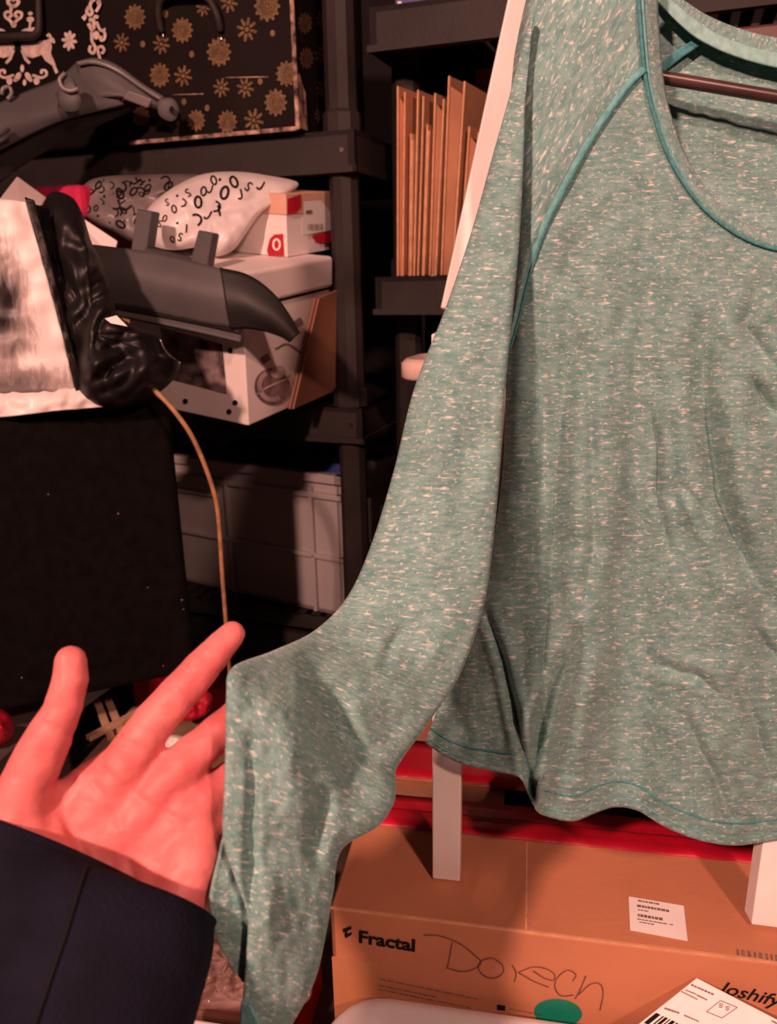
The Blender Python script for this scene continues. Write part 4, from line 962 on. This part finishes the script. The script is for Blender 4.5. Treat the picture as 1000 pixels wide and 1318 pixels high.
for i in range(220):
    L, Rr, t = Ls[i], Rs[i], Ts[i][0]; row = []; uv = []
    mid = PY(*[(a+b)/2 for a, b in zip(L, Rr)])
    if prev is not None: acc += (mid-prev).length
    prev = mid; wm = (PY(*L)-PY(*Rr)).length
    for k in range(NF):
        s = k/(NF-1); q = [a+(b-a)*s for a, b in zip(L, Rr)]; bul = t*(max(0, 1-(2*s-1)**2))**.5
        row.append(PY(q[0], q[1], q[2]-bul+sdisp(q[0], q[1])*min(1, 8*s, 8*(1-s)))); uv.append((s*wm, -acc))
    for k in range(NF-2, 0, -1):
        s = k/(NF-1); q = [a+(b-a)*s for a, b in zip(L, Rr)]; bul = t*(max(0, 1-(2*s-1)**2))**.5
        row.append(PY(q[0], q[1], q[2]+bul*.7+.003)); uv.append((s*wm+.3, -acc))
    rows.append(row); uvs.append(uv)
mb = MB(); mb.grid(rows, uvs, close=True); mb.build('sleeve', FAB, sh)
# folded under-layer of the cuff behind the front layer
mb = loft([[(292,1040,.330),(284,1090,.309),(270,1160,.290),(282,1215,.293),(312,1264,.295)], [(330,1040,.330),(325,1090,.318),(325,1160,.303),(326,1215,.299),(328,1262,.300)], [(370,1040,.335),(368,1090,.332),(366,1160,.325),(360,1215,.322),(350,1268,.320)]], 50, 30, lambda x, y, s, t: .002*nz(x/14, y/30, 3), W=.06, H=.11)
mb.build('cuff_fold', FAB, sh, solid=.0012)
mb = loft([[(311,1288,.2835),(309,1320,.2835),(307,1356,.2835)], [(322,1294,.281),(334,1316,.280),(346,1356,.283)]], 20, 8); mb.build('cuff_binding', TEALB, sh, solid=.001)
# far sleeve hanging at the other side
sec2 = [((1418,22,.552),(1424,22,.55),.003),((1430,200,.55),(1480,200,.54),.012),((1440,400,.55),(1530,400,.54),.014),((1450,700,.55),(1570,700,.54),.014),((1470,1000,.55),(1570,1000,.54),.012)]
Ls = resample([q[0] for q in sec2], 50); Rs = resample([q[1] for q in sec2], 50); rows = []; uvs = []
for i in range(50):
    row = []; uv = []
    for k in range(32):
        a = 2*math.pi*k/32; s = .5-.5*math.cos(a); q = [x+(y-x)*s for x, y in zip(Ls[i], Rs[i])]; row.append(PY(q[0], q[1], q[2]-.014*math.sin(a))); uv.append((k*.005, -i*.01))
    rows.append(row); uvs.append(uv)
mb = MB(); mb.grid(rows, uvs, close=True); mb.build('sleeve', FAB, sh)
mb = loft([[(1272,-45,.615),(1276,-100,.590),(1270,-60,.556),(1268,60,.548),(1266,92,.548),(1330,180,.55),(1400,330,.56),(1442,440,.572)], [(1345,-30,.620),(1345,-90,.595),(1350,-65,.56),(1380,0,.555),(1410,90,.553),(1425,200,.553),(1435,330,.56),(1446,442,.572)]], 40, 16, W=.1, H=.2); mb.build('shoulder_panel', FAB, sh, solid=.0012)
# hanger
hg = thing('clothes_hanger', PY(1050, 140, .585), 'dark brown hanger with trouser bar inside the shirt collar', 'hanger')
mb = MB(); mb.tube([PY(720, 62, .590), PY(853, 100, .585), PY(1000, 125, .580), PY(1380, 192, .575)], .0042, 12); mb.build('trouser_bar', HANG, hg)
mb = MB(); mb.tube([PY(*p) for p in resample([(720,62,.590),(740,5,.590),(830,-60,.592),(950,-110,.592),(1050,-130,.59),(1150,-110,.588),(1290,-20,.58),(1390,110,.576),(1380,192,.575)], 60)], .006, 12); mb.build('arm', HANG, hg)
hk = PY(1050, -130, .59); ryl = ra.y + (rb.y-ra.y)*(hk.x-ra.x)/(rb.x-ra.x)
hp = [(hk.x, hk.y, hk.z), (hk.x, hk.y+.02, hk.z+.03), (hk.x, ryl-.012, zc+.005), (hk.x, ryl-.008, zc+.024), (hk.x, ryl+.009, zc+.030), (hk.x, ryl+.026, zc+.024), (hk.x, ryl+.030, zc+.004), (hk.x, ryl+.024, zc-.012)]
mb = MB(); mb.tube([V(p) for p in resample(hp, 40)], .0018, 8); mb.build('hook', CHRM, hg)

# ================================================================== HAND AND JACKET SLEEVE
person = thing('person', PD(110, 1130, .36), 'open left hand reaching from a dark navy jacket cuff under the sleeve', 'person')
hb = MB()
def cap(p0, r0, p1, r1, n=18, flat=1.0):
    d = p1-p0; L = d.length; t = d/L; pts = []; rd_ = []
    for k in range(5): a = math.pi/2*k/5; pts.append(p0-t*r0*math.cos(a)); rd_.append(max(r0*math.sin(a), .0002))
    for k in range(7): s = k/6; pts.append(p0+d*s); rd_.append(r0+(r1-r0)*s)
    for k in range(1, 6): a = math.pi/2*k/5; pts.append(p1+t*r1*math.sin(a)); rd_.append(max(r1*math.cos(a), .0002))
    hb.tube(pts, rd_, n)
def chain(pts):
    for a, b in zip(pts, pts[1:]): cap(PD(*a[:3]), a[3], PD(*b[:3]), b[3])
mm = .001
# thumb
chain([(25,1085,.362,16*mm),(24,1040,.362,14.5*mm),(42,992,.362,12.2*mm),(62,950,.362,11*mm),(81,911,.362,8.8*mm),(91,875,.364,8.5*mm),(91,850,.366,7.5*mm)])
# index
chain([(120,1050,.378,13*mm),(168,972,.381,11.8*mm),(197,930,.384,10.7*mm),(240,882,.388,10*mm),(272,846,.393,9*mm),(299,816,.398,7.0*mm)])
# middle
chain([(165,1070,.378,13*mm),(218,1004,.384,12*mm),(252,968,.390,10.4*mm),(296,930,.398,9.6*mm),(338,894,.407,8.6*mm),(362,874,.412,7.2*mm)])
# ring
chain([(190,1095,.378,13*mm),(246,1038,.385,12.2*mm),(280,1018,.393,10.8*mm),(330,980,.404,9.2*mm),(372,950,.412,8*mm),(390,936,.416,7*mm)])
# little
chain([(205,1120,.376,14*mm),(254,1074,.384,12.2*mm),(288,1054,.393,9.6*mm),(326,1030,.404,8.2*mm),(356,1010,.412,6.8*mm)])
# palm body
chain([(60,1190,.366,22*mm),(105,1120,.374,17*mm),(150,1030,.383,13*mm)])
chain([(120,1215,.368,22*mm),(150,1140,.376,17*mm),(200,1050,.386,13*mm)])
chain([(180,1230,.368,20*mm),(205,1150,.374,17*mm),(238,1070,.384,12.5*mm)])
chain([(40,1130,.362,19*mm),(30,1080,.362,17*mm)]); chain([(70,1170,.362,21*mm),(60,1100,.364,17.5*mm),(70,1060,.370,12*mm)])   # thenar
chain([(218,1170,.368,16*mm),(246,1110,.375,15*mm),(254,1074,.382,12.5*mm)])                                    # hypothenar
chain([(84,1030,.374,10*mm),(140,985,.382,8.5*mm)])                                     # web
# wrist, forearm
chain([(110,1200,.366,27*mm),(100,1290,.345,26*mm),(70,1420,.315,28*mm),(30,1640,.275,33*mm)]); chain([(60,1200,.362,24*mm),(60,1290,.342,25*mm),(40,1420,.315,28*mm)]); chain([(165,1215,.366,22*mm),(140,1290,.347,24*mm)])
me = bpy.data.meshes.new('hand'); base = WL[person.name]
me.from_pydata([tuple(p-base) for p in hb.v], [], hb.f)
ho = bpy.data.objects.new('hand_raw', me); COL.objects.link(ho)
q = ho.modifiers.new('r', 'REMESH'); q.mode = 'VOXEL'; q.voxel_size = .0015
q = ho.modifiers.new('s', 'SMOOTH'); q.factor = .5; q.iterations = 14
dg = bpy.context.evaluated_depsgraph_get(); me2 = bpy.data.meshes.new_from_object(ho.evaluated_get(dg)); bpy.data.objects.remove(ho)
# palm creases pressed in
cr = [([(92,1004),(78,1040),(100,1090),(130,1135)], 5, .0022), ([(120,1010),(150,1045),(165,1100),(170,1140)], 4, .0016), ([(130,990),(180,1030),(240,1062)], 5, .0012), ([(200,1060),(225,1020)], 5, .0008), ([(160,955),(205,972)], 4, .0012), ([(214,880),(250,908)], 4, .0009), ([(254,838),(285,866)], 4, .0007), ([(50,930),(98,948)], 5, .0010), ([(60,1020),(85,1000)], 5, .0012)]
import numpy as np
co = np.array([v.co[:] for v in me2.vertices]); nor = np.array([v.normal[:] for v in me2.vertices])
for i, v in enumerate(me2.vertices):
    w = v.co+base; r_ = w-CAM; z = r_.dot(fwd); px = 500+F*r_.dot(RT)/z; py = 659-F*r_.dot(UP)/z
    if v.normal.dot(CAM-w) <= 0 or py > 1230: continue
    d = 0
    for pl, wd_, a in cr:
        qd = segd(px, py, pl)
        if qd < 4*wd_: d += a*math.exp(-(qd/wd_)**2)
    d -= .0009*nz(px/22, py/22, 4)
    v.co = v.co - v.normal*d
me2.materials.clear(); me2.materials.append(SKIN)
for p in me2.polygons: p.use_smooth = True; p.material_index = 0
me2.name = 'hand'
ho = bpy.data.objects.new('hand', me2); COL.objects.link(ho); ho.parent = person; WL[ho.name] = base
q = ho.modifiers.new('s', 'SMOOTH'); q.factor = .5; q.iterations = 4
# thumb nail, seen edge-on at the outer side
nl = [PD(*p) for p in ((69,868,.3625),(67,886,.3625),(68,900,.3630),(72,902,.3600),(75,884,.3590),(76,862,.3600))]
# jacket cuff: rings around the forearm
ctr = [(94,1120,.365,.079,.036),(92,1143,.360,.078,.043),(90,1210,.345,.072,.052),(78,1300,.330,.064,.055),(35,1420,.308,.066,.058),(-30,1640,.275,.070,.062),(-50,1900,.24,.078,.066)]
C = resample(ctr, 50); rows = []; rin = []
cl = PD(-38, 1066, .362); crr = PD(272, 1171, .368)
for i in range(50):
    c = PD(*C[i][:3]); a = V(RT*1.0 + UP*-.34*(1-min(1, i/14)) + UP*-.10).normalized()
    nx = PD(*C[min(i+1, 49)][:3]); pvp = PD(*C[max(i-1, 0)][:3]); t = (nx-pvp).normalized()
    b = t.cross(a).normalized(); row = []; ri = []
    for k in range(64):
        an = 2*math.pi*k/64; wob = 1+.035*nz(math.cos(an)*1.5+i*.10, math.sin(an)*1.5, i*.07)
        row.append(c+a*C[i][3]*.88*math.cos(an)*wob+b*C[i][4]*.85*math.sin(an)*wob)
        ri.append(c+a*(C[i][3]*.88-.003)*math.cos(an)*wob+b*(C[i][4]*.85-.003)*math.sin(an)*wob)
    rows.append(row); rin.append(ri)
mb = MB(); mb.grid(rin[:14][::-1]+rows, close=True); js = mb.build('jacket_sleeve', NAVY, person)
f = pxsurf(bvh_of(mb), .0008); mb2 = MB(); pts = [f(*p) for p in resample([(112,1112),(100,1150),(85,1200),(68,1250),(45,1318),(20,1390)], 40)]; pts = [p for p in pts if p]
if len(pts) > 3: mb2.tube(pts, .0008, 6); mb2.build('seam', INK, js)

# ================================================================== CLUTTER ON THE BENCH
def zbox(name, px, py, z, u, v, a, b, m, label, cat, bevel=.003, zbase=BZ):
    o = PZ(px, py, z); mb = MB(); mb.box(V((o.x, o.y, 0)), u, v, Z, a, b, (zbase+.001, z)); return mb.build(name, m, bevel=bevel, label=label, cat=cat)
zbox('cardboard_box', 100, 985, .76, xu, xv, (0, .32), (0, .17), KHAKI, 'khaki cardboard box on the bench behind the open hand', 'box')
for i, (x0, y0, x1, y1) in enumerate(((124, 898, 142, 945), (138, 896, 156, 938), (112, 945, 190, 905))):
    a, b = PZ(x0, y0, .772+.009*(i == 2)), PZ(x1, y1, .772+.009*(i == 2)); t = (b-a).normalized(); s = t.cross(Z); mb = MB()
    mb.box(a, t, s, Z, (0, (b-a).length), (-.006, .006), (-.0115, -.0035)); mb.build('wood_stick', PINE, bevel=.001, label=('pale wooden stick on the khaki box, parallel one farther from the index finger', 'pale wooden stick on the khaki box, parallel one nearer the index finger', 'pale wooden stick lying across two others on the khaki box')[i], cat='stick', group='pale wooden sticks')
pl = pillow([(200,962,1.02),(208,950,1.03),(225,946,1.03),(242,952,1.03),(244,966,1.02),(228,974,1.015),(210,974,1.015)], .012, .012, 40, 8, lambda x, y: .008*nz(x/7, y/7, 3)); pl.build('crumpled_paper', PAPER, label='crumpled white paper ball on the khaki box', cat='paper')
pl = pillow([(-40,925,.86),(-10,910,.86),(12,920,.86),(18,940,.85),(6,958,.84),(-30,965,.84)], .04, .03, 40, 8, lambda x, y: .015*nz(x/16, y/16, 3)); pl.build('red_wrapper', REDC, label='glossy red wrapper on the bench by the felt cabinet', cat='wrapper')
pl = pillow([(225,905,1.09),(240,893,1.10),(262,888,1.10),(275,898,1.09),(268,918,1.08),(245,928,1.07),(228,924,1.07)], .02, .02, 40, 8, lambda x, y: .01*nz(x/9, y/9, 6)); pl.build('red_wrapper', REDC, label='small red wrapper on the khaki box behind the index finger', cat='wrapper')
# brown bag of clear film between cuff and shirt sleeve
zbox('brown_carton', 190, 1230, .70, xu, xv, (0, .135), (-.06, .16), BRNB, 'dark brown carton under the clear plastic film', 'box')
pl = pillow([(195,1215,.66),(225,1185,.68),(270,1175,.69),(320,1185,.69),(375,1195,.69),(398,1240,.67),(395,1290,.64),(330,1300,.62),(260,1298,.62),(200,1290,.62)], .02, .01, 80, 18, lambda x, y: .018*nz(x/13, y/13, 2)+.008*nz(x/5, y/6, 8)); pl.build('plastic_film', FILM, label='crinkled clear plastic film beside the large shipping box', cat='film')
zbox('red_packet', 345, 1230, .735, xu, xv, (0, .03), (0, .10), REDC, 'red packet between the plastic film and the shipping box', 'packet')
zbox('pale_box', 200, 1303, .775, xu, xv, (0, .12), (-.09, 0), WHTC, 'pale pink white carton in front of the plastic film', 'box')

p_ = PY(-14, 962, .842); mb = MB(); mb.box(V((p_.x, p_.y, 0)), xu, xv, Z, (-.11, .035), (-.04, .045), (BZ+.001, p_.z+.004)); mb.build('small_carton', BENCH, bevel=.002, label='small dark brown carton on the bench under the red wrapper', cat='box')
